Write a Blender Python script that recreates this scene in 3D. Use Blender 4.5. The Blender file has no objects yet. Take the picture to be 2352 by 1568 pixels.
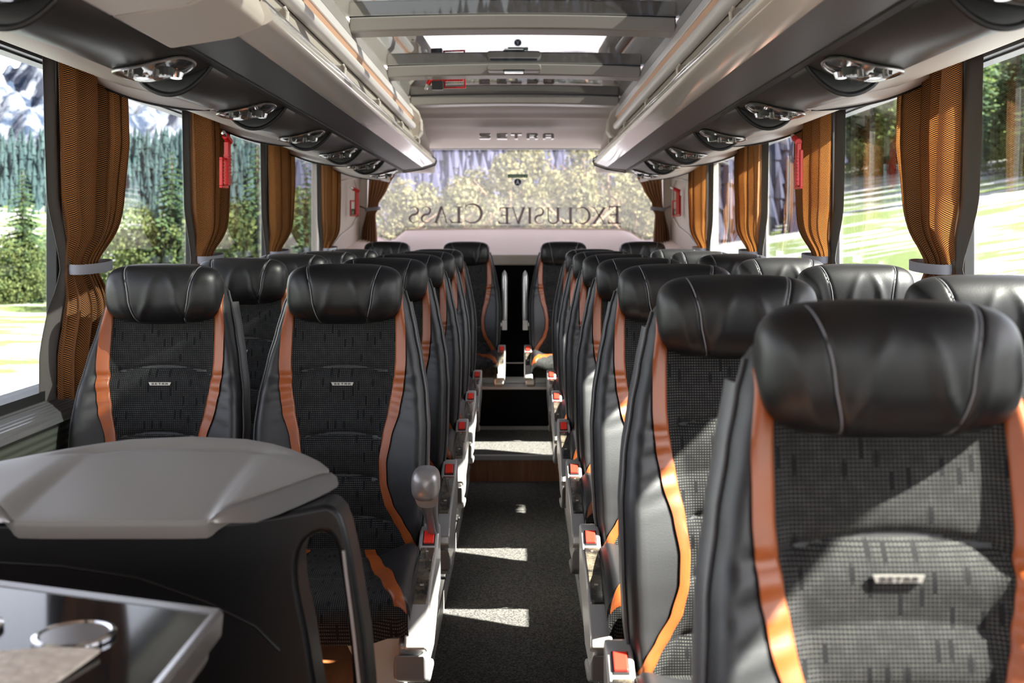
import bpy, bmesh, math, random
from math import pi, sin, cos, radians
from mathutils import Vector, Matrix
# all coordinates below: x right, y along the bus, z measured from eye height (H above the aisle floor)
H = 1.35
XC = -.02
F = 2590.0
S = bpy.context.scene
COL = S.collection
# ---------------------------------------------------------------- camera
cd = bpy.data.cameras.new('camera'); cam = bpy.data.objects.new('camera', cd); COL.objects.link(cam)
cam.location = (0, 0, H); cam.rotation_euler = (pi/2, 0, 0)
cd.sensor_width = 36; cd.lens = F/2352*36
cd.shift_x = -14/2352; cd.shift_y = -243/2352
cd.clip_start = .05; cd.clip_end = 3000
cd.dof.use_dof = True; cd.dof.focus_distance = 3.1; cd.dof.aperture_fstop = 5.6
S.camera = cam
# ---------------------------------------------------------------- light
SUN = Vector((1.14, -.30, 1.0)).normalized()
w = bpy.data.worlds.new('world'); S.world = w; w.use_nodes = True
wn = w.node_tree; bg = wn.nodes['Background']
sky = wn.nodes.new('ShaderNodeTexSky'); sky.sky_type = 'NISHITA'; sky.sun_disc = False
sky.sun_elevation = math.asin(SUN.z); sky.sun_rotation = math.atan2(SUN.x, SUN.y)
sky.air_density = 1.0; sky.dust_density = 1.2; sky.ozone_density = 1.5; sky.altitude = 900
hs = wn.nodes.new('ShaderNodeHueSaturation'); hs.inputs['Saturation'].default_value = .42; hs.inputs['Value'].default_value = 1.15
wn.links.new(sky.outputs[0], hs.inputs['Color'])
wm = wn.nodes.new('ShaderNodeMix'); wm.data_type = 'RGBA'; wm.blend_type = 'MULTIPLY'; wm.inputs[0].default_value = 1; wm.inputs[7].default_value = (1.10, .965, .94, 1)
wn.links.new(hs.outputs[0], wm.inputs[6]); wn.links.new(wm.outputs[2], bg.inputs[0]); bg.inputs[1].default_value = .52
sd = bpy.data.lights.new('sun', 'SUN'); sd.energy = 36.0; sd.angle = radians(.6); sd.color = (1, .93, .84)
so = bpy.data.objects.new('sun', sd); COL.objects.link(so); so.location = (20, -4, 20)
so.rotation_euler = SUN.to_track_quat('Z', 'Y').to_euler()
vs = S.view_settings; vs.view_transform = 'Standard'; vs.look = 'None'; vs.gamma = 1; vs.use_curve_mapping = False
vs.exposure = .80
# ---------------------------------------------------------------- materials
class NT:
    def __init__(s, name):
        s.m = bpy.data.materials.new(name); s.m.use_nodes = True; s.t = s.m.node_tree
        s.p = s.t.nodes['Principled BSDF']; s.out = s.t.nodes['Material Output']
    def n(s, kind, **kw):
        nd = s.t.nodes.new('ShaderNode'+kind)
        for k, v in kw.items(): setattr(nd, k, v)
        return nd
    def l(s, a, b): s.t.links.new(a, b)
    def math(s, op, a, b=None, c=None):
        nd = s.n('Math', operation=op)
        for i, v in enumerate((a, b, c)):
            if v is None: continue
            if isinstance(v, (int, float)): nd.inputs[i].default_value = v
            else: s.l(v, nd.inputs[i])
        return nd.outputs[0]
    def obj(s): return s.n('TexCoord').outputs['Object']
    def mix(s, f, a, b):
        nd = s.n('Mix', data_type='RGBA')
        for i, v in ((0, f), (6, a), (7, b)):
            if isinstance(v, (int, float)): nd.inputs[i].default_value = v
            elif isinstance(v, tuple): nd.inputs[i].default_value = (*v, 1)
            else: s.l(v, nd.inputs[i])
        return nd.outputs[2]
    def noise(s, vec, scale, detail=2, rough=.5):
        nd = s.n('TexNoise'); nd.inputs['Scale'].default_value = scale; nd.inputs['Detail'].default_value = detail
        nd.inputs['Roughness'].default_value = rough
        if vec is not None: s.l(vec, nd.inputs['Vector'])
        return nd.outputs[0]
    def ramp(s, f, a, b):
        nd = s.n('MapRange'); nd.inputs[1].default_value = a; nd.inputs[2].default_value = b; s.l(f, nd.inputs[0]); return nd.outputs[0]
    def scale(s, vec, sc):
        nd = s.n('Mapping'); nd.inputs['Scale'].default_value = sc; s.l(vec, nd.inputs[0]); return nd.outputs[0]
    def bump(s, h, strength, dist=.002):
        b = s.n('Bump'); b.inputs['Strength'].default_value = strength; b.inputs['Distance'].default_value = dist
        s.l(h, b.inputs['Height']); s.l(b.outputs[0], s.p.inputs['Normal'])
def P(name, col, rough=.5, metal=0, spec=.5, coat=0, bump=None, sheen=0, var=0):
    k = NT(name); p = k.p
    p.inputs['Base Color'].default_value = (*col, 1); p.inputs['Roughness'].default_value = rough
    p.inputs['Metallic'].default_value = metal; p.inputs['Specular IOR Level'].default_value = spec
    p.inputs['Coat Weight'].default_value = coat; p.inputs['Coat Roughness'].default_value = .08
    if sheen: p.inputs['Sheen Weight'].default_value = sheen
    if var:
        o = k.obj(); n = k.noise(o, var[0], 4)
        k.l(k.mix(k.ramp(n, .3, .7), tuple(c*(1-var[1]) for c in col), tuple(min(1, c*(1+var[1])) for c in col)), p.inputs['Base Color'])
    if bump:
        o = k.obj(); k.bump(k.noise(o, bump[0], 3), bump[1], bump[2])
    return k.m
M = {}
M['beige'] = P('beige_plastic', (.52, .455, .395), .5, bump=(600, .06, .001))
M['beige_light'] = P('light_beige_plastic', (.62, .56, .50), .5)
M['cove'] = P('cove_fabric', (.40, .35, .305), .75, bump=(900, .1, .001))
M['pillar'] = P('pillar_plastic', (.44, .40, .36), .5)
M['ventwhite'] = P('vent_white', (.72, .69, .66), .22)
M['shelf'] = P('parcel_shelf', (.88, .76, .70), .7)
M['silver'] = P('silver_paint', (.50, .49, .48), .28, metal=.35, coat=.3)
M['silver_dark'] = P('dark_silver_plastic', (.22, .22, .225), .35, metal=.3)
M['shellgrey'] = P('shell_grey', (.055, .055, .058), .42)
M['plinth'] = P('plinth_grey', (.42, .41, .40), .4)
M['gloss'] = P('rack_gloss', (.72, .66, .60), .12, coat=.8, spec=.7)
M['dark_panel'] = P('dark_brushed_panel', (.036, .034, .037), .38, bump=(140, .12, .002))
M['cover'] = P('dark_soft_plastic', (.023, .023, .023), .38, bump=(900, .08, .001))
M['black'] = P('black_rubber', (.008, .008, .009), .5)
M['black_soft'] = P('black_carpet_panel', (.006, .006, .007), .9, spec=.1)
M['blackshell'] = P('black_shell', (.004, .0045, .005), .38, spec=.28)
M['leather'] = P('black_leather', (.0085, .0088, .0105), .50, spec=.52, bump=(330, .16, .0009))
M['leather_soft'] = P('headrest_leather', (.0045, .0047, .0056), .42, spec=.42, bump=(300, .15, .0009))
M['orange'] = P('orange_leather', (.27, .062, .011), .42, bump=(300, .15, .0008), var=(14, .14))
M['seam'] = P('seam_thread', (.16, .16, .18), .5)
M['strip_silver'] = P('strip_silver', (.24, .225, .215), .3, metal=.6)
M['arm_satin'] = P('armrest_satin', (.30, .285, .285), .36, metal=.55)
M['chrome'] = P('chrome', (.75, .74, .74), .12, metal=1)
M['satin'] = P('satin_metal', (.36, .34, .33), .25, metal=.85)
M['steel'] = P('steel_trim', (.30, .29, .29), .25, metal=.9)
M['red'] = P('red_plastic', (.62, .012, .012), .35)
M['redbutton'] = P('red_button', (.75, .035, .02), .3)
M['tie'] = P('curtain_tie', (.22, .22, .26), .7)
M['lining'] = P('curtain_lining', (.075, .068, .065), .85, bump=(500, .3, .001))
M['tablegloss'] = P('table_gloss', (.008, .010, .013), .07, spec=.35)
M['greycap'] = P('grey_cap', (.19, .178, .166), .42, bump=(500, .05, .001))
M['tube'] = P('rail_white', (.74, .69, .67), .4)
M['peach'] = P('rail_peach', (.72, .42, .27), .45)
M['beam'] = P('beam_grey', (.34, .31, .285), .45)
M['beam_dark'] = P('beam_dark', (.13, .125, .12), .4)
M['badge'] = P('badge_metal', (.55, .53, .50), .3, metal=.7)
M['green'] = P('sign_green', (.03, .16, .07), .5)
M['blue'] = P('sign_blue', (.01, .045, .13), .5)
M['white'] = P('sign_white', (.75, .75, .75), .5)
M['letter'] = P('window_lettering_grey', (.26, .215, .235), .5)
M['logo'] = P('logo_grey', (.25, .225, .21), .3, metal=.6)
M['bodyout'] = P('bus_body_paint', (.03, .03, .032), .3)
M['bark'] = P('bark', (.16, .105, .06), .9, bump=(20, .5, .03), var=(8, .4))
def glass(name, tint, k0, k1, haze=0):
    k = NT(name); k.t.nodes.remove(k.p)
    tr = k.n('BsdfTransparent'); tr.inputs[0].default_value = (*tint, 1)
    gl = k.n('BsdfGlossy'); gl.inputs['Roughness'].default_value = 0.0
    lw = k.n('LayerWeight'); lw.inputs[0].default_value = .5
    f = k.math('ADD', k.math('MULTIPLY', k.math('POWER', lw.outputs['Facing'], 5), k1), k0)
    mx = k.n('MixShader'); k.l(f, mx.inputs[0]); k.l(tr.outputs[0], mx.inputs[1]); k.l(gl.outputs[0], mx.inputs[2])
    o = mx.outputs[0]
    if haze:
        d = k.n('BsdfTranslucent'); d.inputs[0].default_value = (.8, .78, .8, 1)
        m2 = k.n('MixShader'); m2.inputs[0].default_value = haze; k.l(o, m2.inputs[1]); k.l(d.outputs[0], m2.inputs[2]); o = m2.outputs[0]
    k.l(o, k.out.inputs[0]); return k.m
M['glass'] = glass('window_glass', (.90, .93, .92), .05, 1.0)
M['rearglass'] = glass('rear_glass', (.95, .94, .95), .02, .6, .06)
M['roofglass'] = glass('roof_glass', (.27, .285, .28), .05, .95)
M['lens'] = glass('clear_plastic', (.93, .93, .92), .10, .8)
def fabric(name, ax):
    k = NT(name); o = k.obj(); sx = k.n('SeparateXYZ'); k.l(o, sx.inputs[0])
    u = sx.outputs[0]; v = sx.outputs[ax] if ax == 2 else k.math('ADD', sx.outputs[1], sx.outputs[2])
    pu, pv = .0046, .0046
    fu = k.math('ABSOLUTE', k.math('SUBTRACT', k.math('FRACT', k.math('DIVIDE', k.math('ADD', u, 5), pu)), .5))
    fv = k.math('ABSOLUTE', k.math('SUBTRACT', k.math('FRACT', k.math('DIVIDE', k.math('ADD', v, 5), pv)), .5))
    dot = k.math('MULTIPLY', k.math('LESS_THAN', fu, .27), k.math('LESS_THAN', fv, .18))
    # dark leaf-shaped dashes
    mp = k.scale(o, (24, 24, 24)); cb = k.n('CombineXYZ')
    k.l(k.math('MULTIPLY', u, 56), cb.inputs[0]); k.l(k.math('MULTIPLY', v, 15), cb.inputs[1])
    vo = k.n('TexVoronoi', voronoi_dimensions='2D'); vo.inputs['Scale'].default_value = 1; vo.inputs['Randomness'].default_value = .75
    k.l(cb.outputs[0], vo.inputs['Vector'])
    vc = k.n('SeparateColor'); k.l(vo.outputs['Color'], vc.inputs[0])
    leaf = k.math('MAXIMUM', k.math('GREATER_THAN', vo.outputs['Distance'], .17), k.math('GREATER_THAN', vc.outputs[0], .62))
    nz = k.ramp(k.noise(o, 60, 2), .35, .75)
    amp = k.math('MULTIPLY', k.math('MULTIPLY', dot, leaf), k.math('ADD', k.math('MULTIPLY', nz, .6), .55))
    k.l(k.mix(amp, (.0035, .0035, .0045), (.10, .10, .092)), k.p.inputs['Base Color'])
    k.p.inputs['Roughness'].default_value = .85; k.p.inputs['Specular IOR Level'].default_value = .25

    k.bump(dot, .3, .0008); return k.m
M['fabric_back'] = fabric('dotted_fabric_back', 2)
M['fabric_seat'] = fabric('dotted_fabric_cushion', 1)
def curtain_mat():
    k = NT('curtain_weave'); o = k.obj(); sx = k.n('SeparateXYZ'); k.l(o, sx.inputs[0])
    p = .0044
    v = k.math('DIVIDE', k.math('ADD', sx.outputs[2], 5), p*.62); row = k.math('FLOOR', v)
    uv = k.n('UVMap'); su = k.n('SeparateXYZ'); k.l(uv.outputs[0], su.inputs[0])
    u = k.math('ADD', k.math('DIVIDE', su.outputs[0], p), k.math('MULTIPLY', row, .5))
    a = k.math('SUBTRACT', k.math('FRACT', u), .5); b = k.math('MULTIPLY', k.math('SUBTRACT', k.math('FRACT', v), .5), .8)
    d = k.math('SQRT', k.math('ADD', k.math('MULTIPLY', a, a), k.math('MULTIPLY', b, b)))
    dot = k.ramp(d, .33, .22)
    c = k.mix(dot, (.030, .014, .011), (.62, .25, .05))
    k.l(c, k.p.inputs['Base Color']); k.p.inputs['Roughness'].default_value = .8
    tr = k.n('BsdfTranslucent'); k.l(c, tr.inputs[0]); mx = k.n('MixShader'); mx.inputs[0].default_value = .35
    k.l(k.p.outputs[0], mx.inputs[1]); k.l(tr.outputs[0], mx.inputs[2]); k.l(mx.outputs[0], k.out.inputs[0]); return k.m
M['curtain'] = curtain_mat()
def rear_curtain_mat():
    k = NT('rear_curtain'); c = (.16, .075, .035)
    k.p.inputs['Base Color'].default_value = (*c, 1); k.p.inputs['Roughness'].default_value = .8
    tr = k.n('BsdfTranslucent'); tr.inputs[0].default_value = (.25, .12, .05, 1); mx = k.n('MixShader'); mx.inputs[0].default_value = .3
    k.l(k.p.outputs[0], mx.inputs[1]); k.l(tr.outputs[0], mx.inputs[2]); k.l(mx.outputs[0], k.out.inputs[0]); return k.m
M['curtain_plain'] = rear_curtain_mat()
def carpet():
    k = NT('aisle_carpet'); o = k.obj(); n = k.noise(k.scale(o, (1, .8, 1)), 170, 2, .8); n2 = k.noise(o, 9, 3)
    c = k.mix(k.ramp(n, .40, .68), (.010, .0095, .0105), (.15, .138, .125))
    k.l(c, k.p.inputs['Base Color']); k.p.inputs['Roughness'].default_value = .95; k.p.inputs['Specular IOR Level'].default_value = .15
    k.p.inputs['Sheen Weight'].default_value = .1
    k.bump(n, .9, .004); return k.m
M['carpet'] = carpet()
def wood(name, a, b, sc):
    k = NT(name); o = k.obj(); n = k.noise(k.scale(o, sc), 6, 5, .6)
    k.l(k.mix(k.ramp(n, .3, .7), a, b), k.p.inputs['Base Color']); k.p.inputs['Roughness'].default_value = .38; return k.m
M['woodfloor'] = wood('wood_floor', (.30, .10, .035), (.42, .16, .06), (8, 1.2, 1))
M['woodriser'] = wood('wood_riser', (.20, .068, .024), (.36, .14, .055), (6, 1, .6))
def burl():
    k = NT('burl_gloss'); o = k.obj(); n = k.noise(o, 28, 6, .7); n2 = k.noise(o, 70, 3)
    f = k.ramp(n, .40, .62)
    k.l(k.mix(f, (.022, .020, .018), (.15, .125, .09)), k.p.inputs['Base Color']); k.p.inputs['Roughness'].default_value = .16
    k.p.inputs['Coat Weight'].default_value = .8; return k.m
M['burl'] = burl()
def ribbed(name, col, per, ax=2, rough=.35, metal=0):
    k = NT(name); o = k.obj(); sx = k.n('SeparateXYZ'); k.l(o, sx.inputs[0])
    s = k.math('SINE', k.math('MULTIPLY', sx.outputs[ax], 2*pi/per))
    k.p.inputs['Base Color'].default_value = (*col, 1); k.p.inputs['Roughness'].default_value = rough; k.p.inputs['Metallic'].default_value = metal
    k.bump(s, .5, .002); return k.m
M['rib_wall'] = ribbed('ribbed_wall', (.05, .055, .045), .018, rough=.5)
M['rib_ledge'] = ribbed('ribbed_ledge', (.20, .205, .22), .010, ax=0, rough=.3, metal=.7)
def frit():
    k = NT('frit_dots'); o = k.obj(); sx = k.n('SeparateXYZ'); k.l(o, sx.inputs[0]); p = .0105
    v = k.math('DIVIDE', k.math('ADD', sx.outputs[2], 5), p*.6); row = k.math('FLOOR', v)
    u = k.math('ADD', k.math('DIVIDE', k.math('ADD', sx.outputs[0], 5), p), k.math('MULTIPLY', row, .5))
    a = k.math('SUBTRACT', k.math('FRACT', u), .5); b = k.math('MULTIPLY', k.math('SUBTRACT', k.math('FRACT', v), .5), .6)
    d = k.math('SQRT', k.math('ADD', k.math('MULTIPLY', a, a), k.math('MULTIPLY', b, b)))
    f = k.math('LESS_THAN', d, .27)
    k.p.inputs['Base Color'].default_value = (.01, .01, .012, 1)
    tr = k.n('BsdfTransparent'); mx = k.n('MixShader'); k.l(f, mx.inputs[0]); k.l(tr.outputs[0], mx.inputs[1]); k.l(k.p.outputs[0], mx.inputs[2])
    k.l(mx.outputs[0], k.out.inputs[0]); return k.m
M['frit'] = frit()
def napkin():
    k = NT('napkin_cloth'); o = k.obj(); vo = k.n('TexVoronoi'); vo.inputs['Scale'].default_value = 70; k.l(o, vo.inputs['Vector'])
    k.l(k.mix(k.ramp(vo.outputs[0], .1, .6), (.62, .55, .47), (.50, .43, .36)), k.p.inputs['Base Color']); k.p.inputs['Roughness'].default_value = .9
    k.bump(vo.outputs[0], .8, .004); return k.m
M['napkin'] = napkin()
def ground(name, snow_lo, snow_hi, seed):
    k = NT(name); g = k.n('NewGeometry'); o = k.scale(g.outputs['Position'], (.13, .40, 0)); n = k.noise(o, 1.0, 6, .62); n2 = k.noise(g.outputs['Position'], 6, 4, .6)
    gr = k.mix(n2, (.035, .062, .009), (.10, .135, .022))
    sp = k.n('SeparateXYZ'); k.l(g.outputs['Position'], sp.inputs[0])
    bias = k.math('MULTIPLY', k.ramp(sp.outputs[0], -10, -7), k.ramp(sp.outputs[0], 12, 8))
    n = k.math('ADD', n, k.math('MULTIPLY', bias, .3))
    k.l(k.mix(k.ramp(n, snow_lo, snow_hi), gr, (.22, .227, .245)), k.p.inputs['Base Color']); k.p.inputs['Roughness'].default_value = .9
    k.bump(n2, .6, .08); return k.m
M['ground'] = ground('snowy_meadow', .498, .528, 0)
def rock():
    k = NT('snowy_rock'); g = k.n('NewGeometry'); n = k.noise(g.outputs['Position'], .022, 10, .66); n2 = k.noise(g.outputs['Position'], .09, 6, .7)
    f = k.ramp(k.math('ADD', k.math('MULTIPLY', n, .6), k.math('MULTIPLY', n2, .4)), .455, .53)
    sx = k.n('SeparateXYZ'); k.l(g.outputs['Position'], sx.inputs[0])
    lo = k.ramp(k.math('ADD', sx.outputs[2], k.math('MULTIPLY', n2, 26)), 40, 58)
    rk = k.mix(f, (.019, .029, .052), (.125, .135, .165))
    k.l(k.mix(lo, (.02, .04, .06), rk), k.p.inputs['Base Color']); k.p.inputs['Roughness'].default_value = .95
    k.p.inputs['Specular IOR Level'].default_value = .1
    return k.m
M['rock'] = rock()
def leaf(name, a, b, transl=.3, sc=2.2):
    k = NT(name); g = k.n('NewGeometry'); n = k.noise(g.outputs['Position'], sc, 3, .6)
    c = k.mix(k.ramp(n, .3, .7), a, b); k.l(c, k.p.inputs['Base Color']); k.p.inputs['Roughness'].default_value = .8; k.p.inputs['Specular IOR Level'].default_value = .2
    tr = k.n('BsdfTranslucent'); k.l(c, tr.inputs[0]); mx = k.n('MixShader'); mx.inputs[0].default_value = transl
    k.l(k.p.outputs[0], mx.inputs[1]); k.l(tr.outputs[0], mx.inputs[2]); k.l(mx.outputs[0], k.out.inputs[0]); return k.m
M['leaf_yellow'] = leaf('yellow_leaves', (.048, .058, .026), (.165, .15, .07))
M['leaf_green'] = leaf('bush_leaves', (.035, .06, .018), (.115, .135, .045))
M['needle'] = leaf('needles', (.014, .034, .015), (.05, .085, .032), .15)
M['needle_light'] = leaf('light_needles', (.05, .09, .02), (.22, .28, .08), .25)
M['forest'] = leaf('far_forest', (.012, .028, .034), (.034, .06, .06), .05, .3)
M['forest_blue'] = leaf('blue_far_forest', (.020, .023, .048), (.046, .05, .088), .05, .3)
# ---------------------------------------------------------------- mesh helpers
class G:
    def __init__(s): s.v = []; s.f = []
    def add(s, v, f):
        b = len(s.v); s.v += [tuple(p) for p in v]; s.f += [tuple(i+b for i in q) for q in f]; return s
    def box(s, x0, x1, y0, y1, z0, z1):
        x0, x1 = sorted((x0, x1)); y0, y1 = sorted((y0, y1)); z0, z1 = sorted((z0, z1))
        return s.add([(x0,y0,z0),(x1,y0,z0),(x1,y1,z0),(x0,y1,z0),(x0,y0,z1),(x1,y0,z1),(x1,y1,z1),(x0,y1,z1)],
                     [(0,3,2,1),(4,5,6,7),(0,1,5,4),(1,2,6,5),(2,3,7,6),(3,0,4,7)])
    def loft(s, loops, closed=True, caps=True):
        n = len(loops[0]); v = [p for l in loops for p in l]; f = []
        for i in range(len(loops)-1):
            for j in range(n if closed else n-1):
                a = i*n+j; b = i*n+(j+1) % n; f.append((a, b, b+n, a+n))
        if caps and closed:
            f.append(tuple(range(n-1, -1, -1))); f.append(tuple((len(loops)-1)*n+j for j in range(n)))
        return s.add(v, f)
    def tube(s, pts, r, n=10, caps=True):
        pts = [Vector(p) for p in pts]; loops = []
        for i, p in enumerate(pts):
            d = (pts[min(i+1, len(pts)-1)]-pts[max(i-1, 0)]).normalized()
            up = Vector((0, 0, 1)) if abs(d.z) < .9 else Vector((0, 1, 0))
            a = d.cross(up).normalized(); b = d.cross(a).normalized(); rr = r[i] if isinstance(r, (list, tuple)) else r
            loops.append([tuple(p+(a*cos(2*pi*k/n)+b*sin(2*pi*k/n))*rr) for k in range(n)])
        return s.loft(loops, True, caps)
    def prism(s, poly, axis, a, b):
        # poly is 2D; axis x:(y,z) y:(x,z) z:(x,y)
        def p3(q, t): return {'x': (t, q[0], q[1]), 'y': (q[0], t, q[1]), 'z': (q[0], q[1], t)}[axis]
        return s.loft([[p3(q, a) for q in poly], [p3(q, b) for q in poly]])
    def grid(s, fn, nu, nv, wrap=False):
        v = [fn(i/nu, j/nv) for j in range(nv+1) for i in range(nu+1)]
        f = [(j*(nu+1)+i, j*(nu+1)+i+1, (j+1)*(nu+1)+i+1, (j+1)*(nu+1)+i) for j in range(nv) for i in range(nu)]
        return s.add(v, f)
    def slab(s, fn, nu, nv, off):
        # closed thin solid between fn and fn+off
        n = (nu+1)*(nv+1); top = [Vector(fn(i/nu, j/nv)) for j in range(nv+1) for i in range(nu+1)]
        bot = [p+Vector(off) for p in top]; w_ = nu+1
        f = [(j*w_+i, j*w_+i+1, (j+1)*w_+i+1, (j+1)*w_+i) for j in range(nv) for i in range(nu)]
        f2 = [tuple(n+q for q in reversed(t)) for t in f]; e = []
        ring = [i for i in range(nu)] + [j*w_+nu for j in range(nv)] + [nv*w_+i for i in range(nu, 0, -1)] + [j*w_ for j in range(nv, 0, -1)]
        for i in range(len(ring)):
            a, b = ring[i], ring[(i+1) % len(ring)]; e.append((b, a, a+n, b+n))
        return s.add(top+bot, f+f2+e)
ORG = {}
def empty(name, loc, **kw):
    o = bpy.data.objects.new(name, None); COL.objects.link(o); o.location = (loc[0], loc[1], loc[2]+H); o.empty_display_size = .05
    ORG[o.name] = loc; tag(o, **kw); return o
def tag(o, label=None, cat=None, group=None, kind=None):
    if label: o['label'] = label
    if cat: o['category'] = cat
    if group: o['group'] = group
    if kind: o['kind'] = kind
    return o
def mk(name, g, mat, parent=None, bevel=0, seg=2, angle=38, flat=False, local=False, sub=0, **kw):
    v, f = g.v, g.f
    if parent is not None: org = ORG[parent.name]
    elif local: org = (0, 0, 0)
    else:
        xs = [p[0] for p in v]; ys = [p[1] for p in v]; zs = [p[2] for p in v]
        org = ((min(xs)+max(xs))/2, (min(ys)+max(ys))/2, min(zs))
    me = bpy.data.meshes.new(name); me.from_pydata([(p[0]-org[0], p[1]-org[1], p[2]-org[2]) for p in v], [], f)
    bm = bmesh.new(); bm.from_mesh(me); bmesh.ops.recalc_face_normals(bm, faces=bm.faces); bm.to_mesh(me); bm.free()
    me.materials.append(M[mat] if isinstance(mat, str) else mat)
    if not flat:
        me.shade_smooth(); me.set_sharp_from_angle(angle=radians(angle))
    o = bpy.data.objects.new(name, me); COL.objects.link(o)
    if parent is not None: o.parent = parent; ORG[o.name] = org
    else: o.location = (org[0], org[1], org[2]+H); ORG[o.name] = org
    if bevel:
        b = o.modifiers.new('bevel', 'BEVEL'); b.width = bevel; b.segments = seg; b.limit_method = 'ANGLE'; b.angle_limit = radians(35); b.harden_normals = True
    if sub: b = o.modifiers.new('sub', 'SUBSURF'); b.levels = sub; b.render_levels = sub
    tag(o, **kw); return o
def copy_tree(o, parent=None):
    c = o.copy(); COL.objects.link(c)
    if parent is not None: c.parent = parent
    for ch in list(o.children): copy_tree(ch, c)
    return c
def ipl(z, tab):
    if z <= tab[0][0]: return tab[0][1]
    for (a, va), (b, vb) in zip(tab, tab[1:]):
        if z <= b:
            t = (z-a)/(b-a); t = t*t*(3-2*t)*.4+t*.6; return va+(vb-va)*t
    return tab[-1][1]
def ss(a, b, x):
    t = max(0, min(1, (x-a)/(b-a))); return t*t*(3-2*t)
def sp(x, e): return math.copysign(abs(x)**e, x)
def X(s, h): return XC+s*h      # side s = -1 left / +1 right, h = distance from the bus centre line
SIDE = {-1: 'left', 1: 'right'}
POD = -1.21   # podium height
rnd = random.Random(7)
# ================================================================ BUS SHELL
Y0, Y1 = -2.6, 8.15
mk('floor', G().box(XC-.262, XC+.262, Y0, 6.2, -1.40, -1.35), 'carpet', kind='structure', label='dark grey flecked carpet along the bus aisle')
for s in (-1, 1):
    mk('trim_%d' % (1 if s < 0 else 2), G().box(X(s, .257), X(s, 1.2), Y0, 7.05, -1.40, POD), 'woodfloor', kind='structure', label='raised wooden seat platform on the %s of the aisle' % SIDE[s])
    g = G().box(X(s, .247), X(s, .262), Y0, 6.2, -1.352, POD+.006); g.box(X(s, .247), X(s, .275), Y0, 6.2, POD, POD+.008)
    mk('trim_%d' % (3 if s < 0 else 4), g, 'plinth', kind='structure', label='pale grey edging along the %s side of the aisle carpet' % SIDE[s])
mk('trim_5', G().box(XC-.247, XC+.247, 6.2, 6.23, -1.35, POD-.012), 'woodriser', kind='structure', label='brown wooden riser at the end of the aisle')
mk('trim_6', G().box(XC-.25, XC+.25, 6.185, 6.22, POD-.022, POD+.004), 'plinth', bevel=.003, kind='structure', label='silver nosing strip on the wooden riser')
mk('trim_7', G().box(XC-.26, XC+.26, 6.21, 7.06, POD-.05, POD), 'carpet', kind='structure', label='carpeted step behind the wooden riser')
# rear steps and centre wall
mk('trim_8', G().box(XC-1.19, XC+1.19, 7.05, 7.2, -1.40, -.955), 'black_soft', kind='structure', label='black carpeted riser below the rear bench')
mk('trim_9', G().box(XC-1.19, XC+1.19, 7.035, 7.22, -.96, -.94).box(XC-.3, XC+.3, 7.19, 7.21, -.94, -.90), 'silver', bevel=.003, kind='structure', label='grey ledge strip on the rear step')
mk('trim_10', G().box(XC-1.19, XC+1.19, 7.22, 7.3, -1.4, -.19).box(XC-.4, XC+.4, 7.2, 7.23, -.96, -.81), 'black_soft', kind='structure', label='black carpeted wall behind the rear seats')
mk('trim_11', G().box(XC-.25, XC+.25, 7.03, 7.05, POD, POD+.02), 'plinth', kind='structure', label='thin pale strip at the foot of the black riser')
mk('trim_12', G().box(XC-.4, XC+.4, 7.192, 7.201, -.815, -.808), 'steel', kind='structure', label='thin dark line on the rear step')
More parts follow.
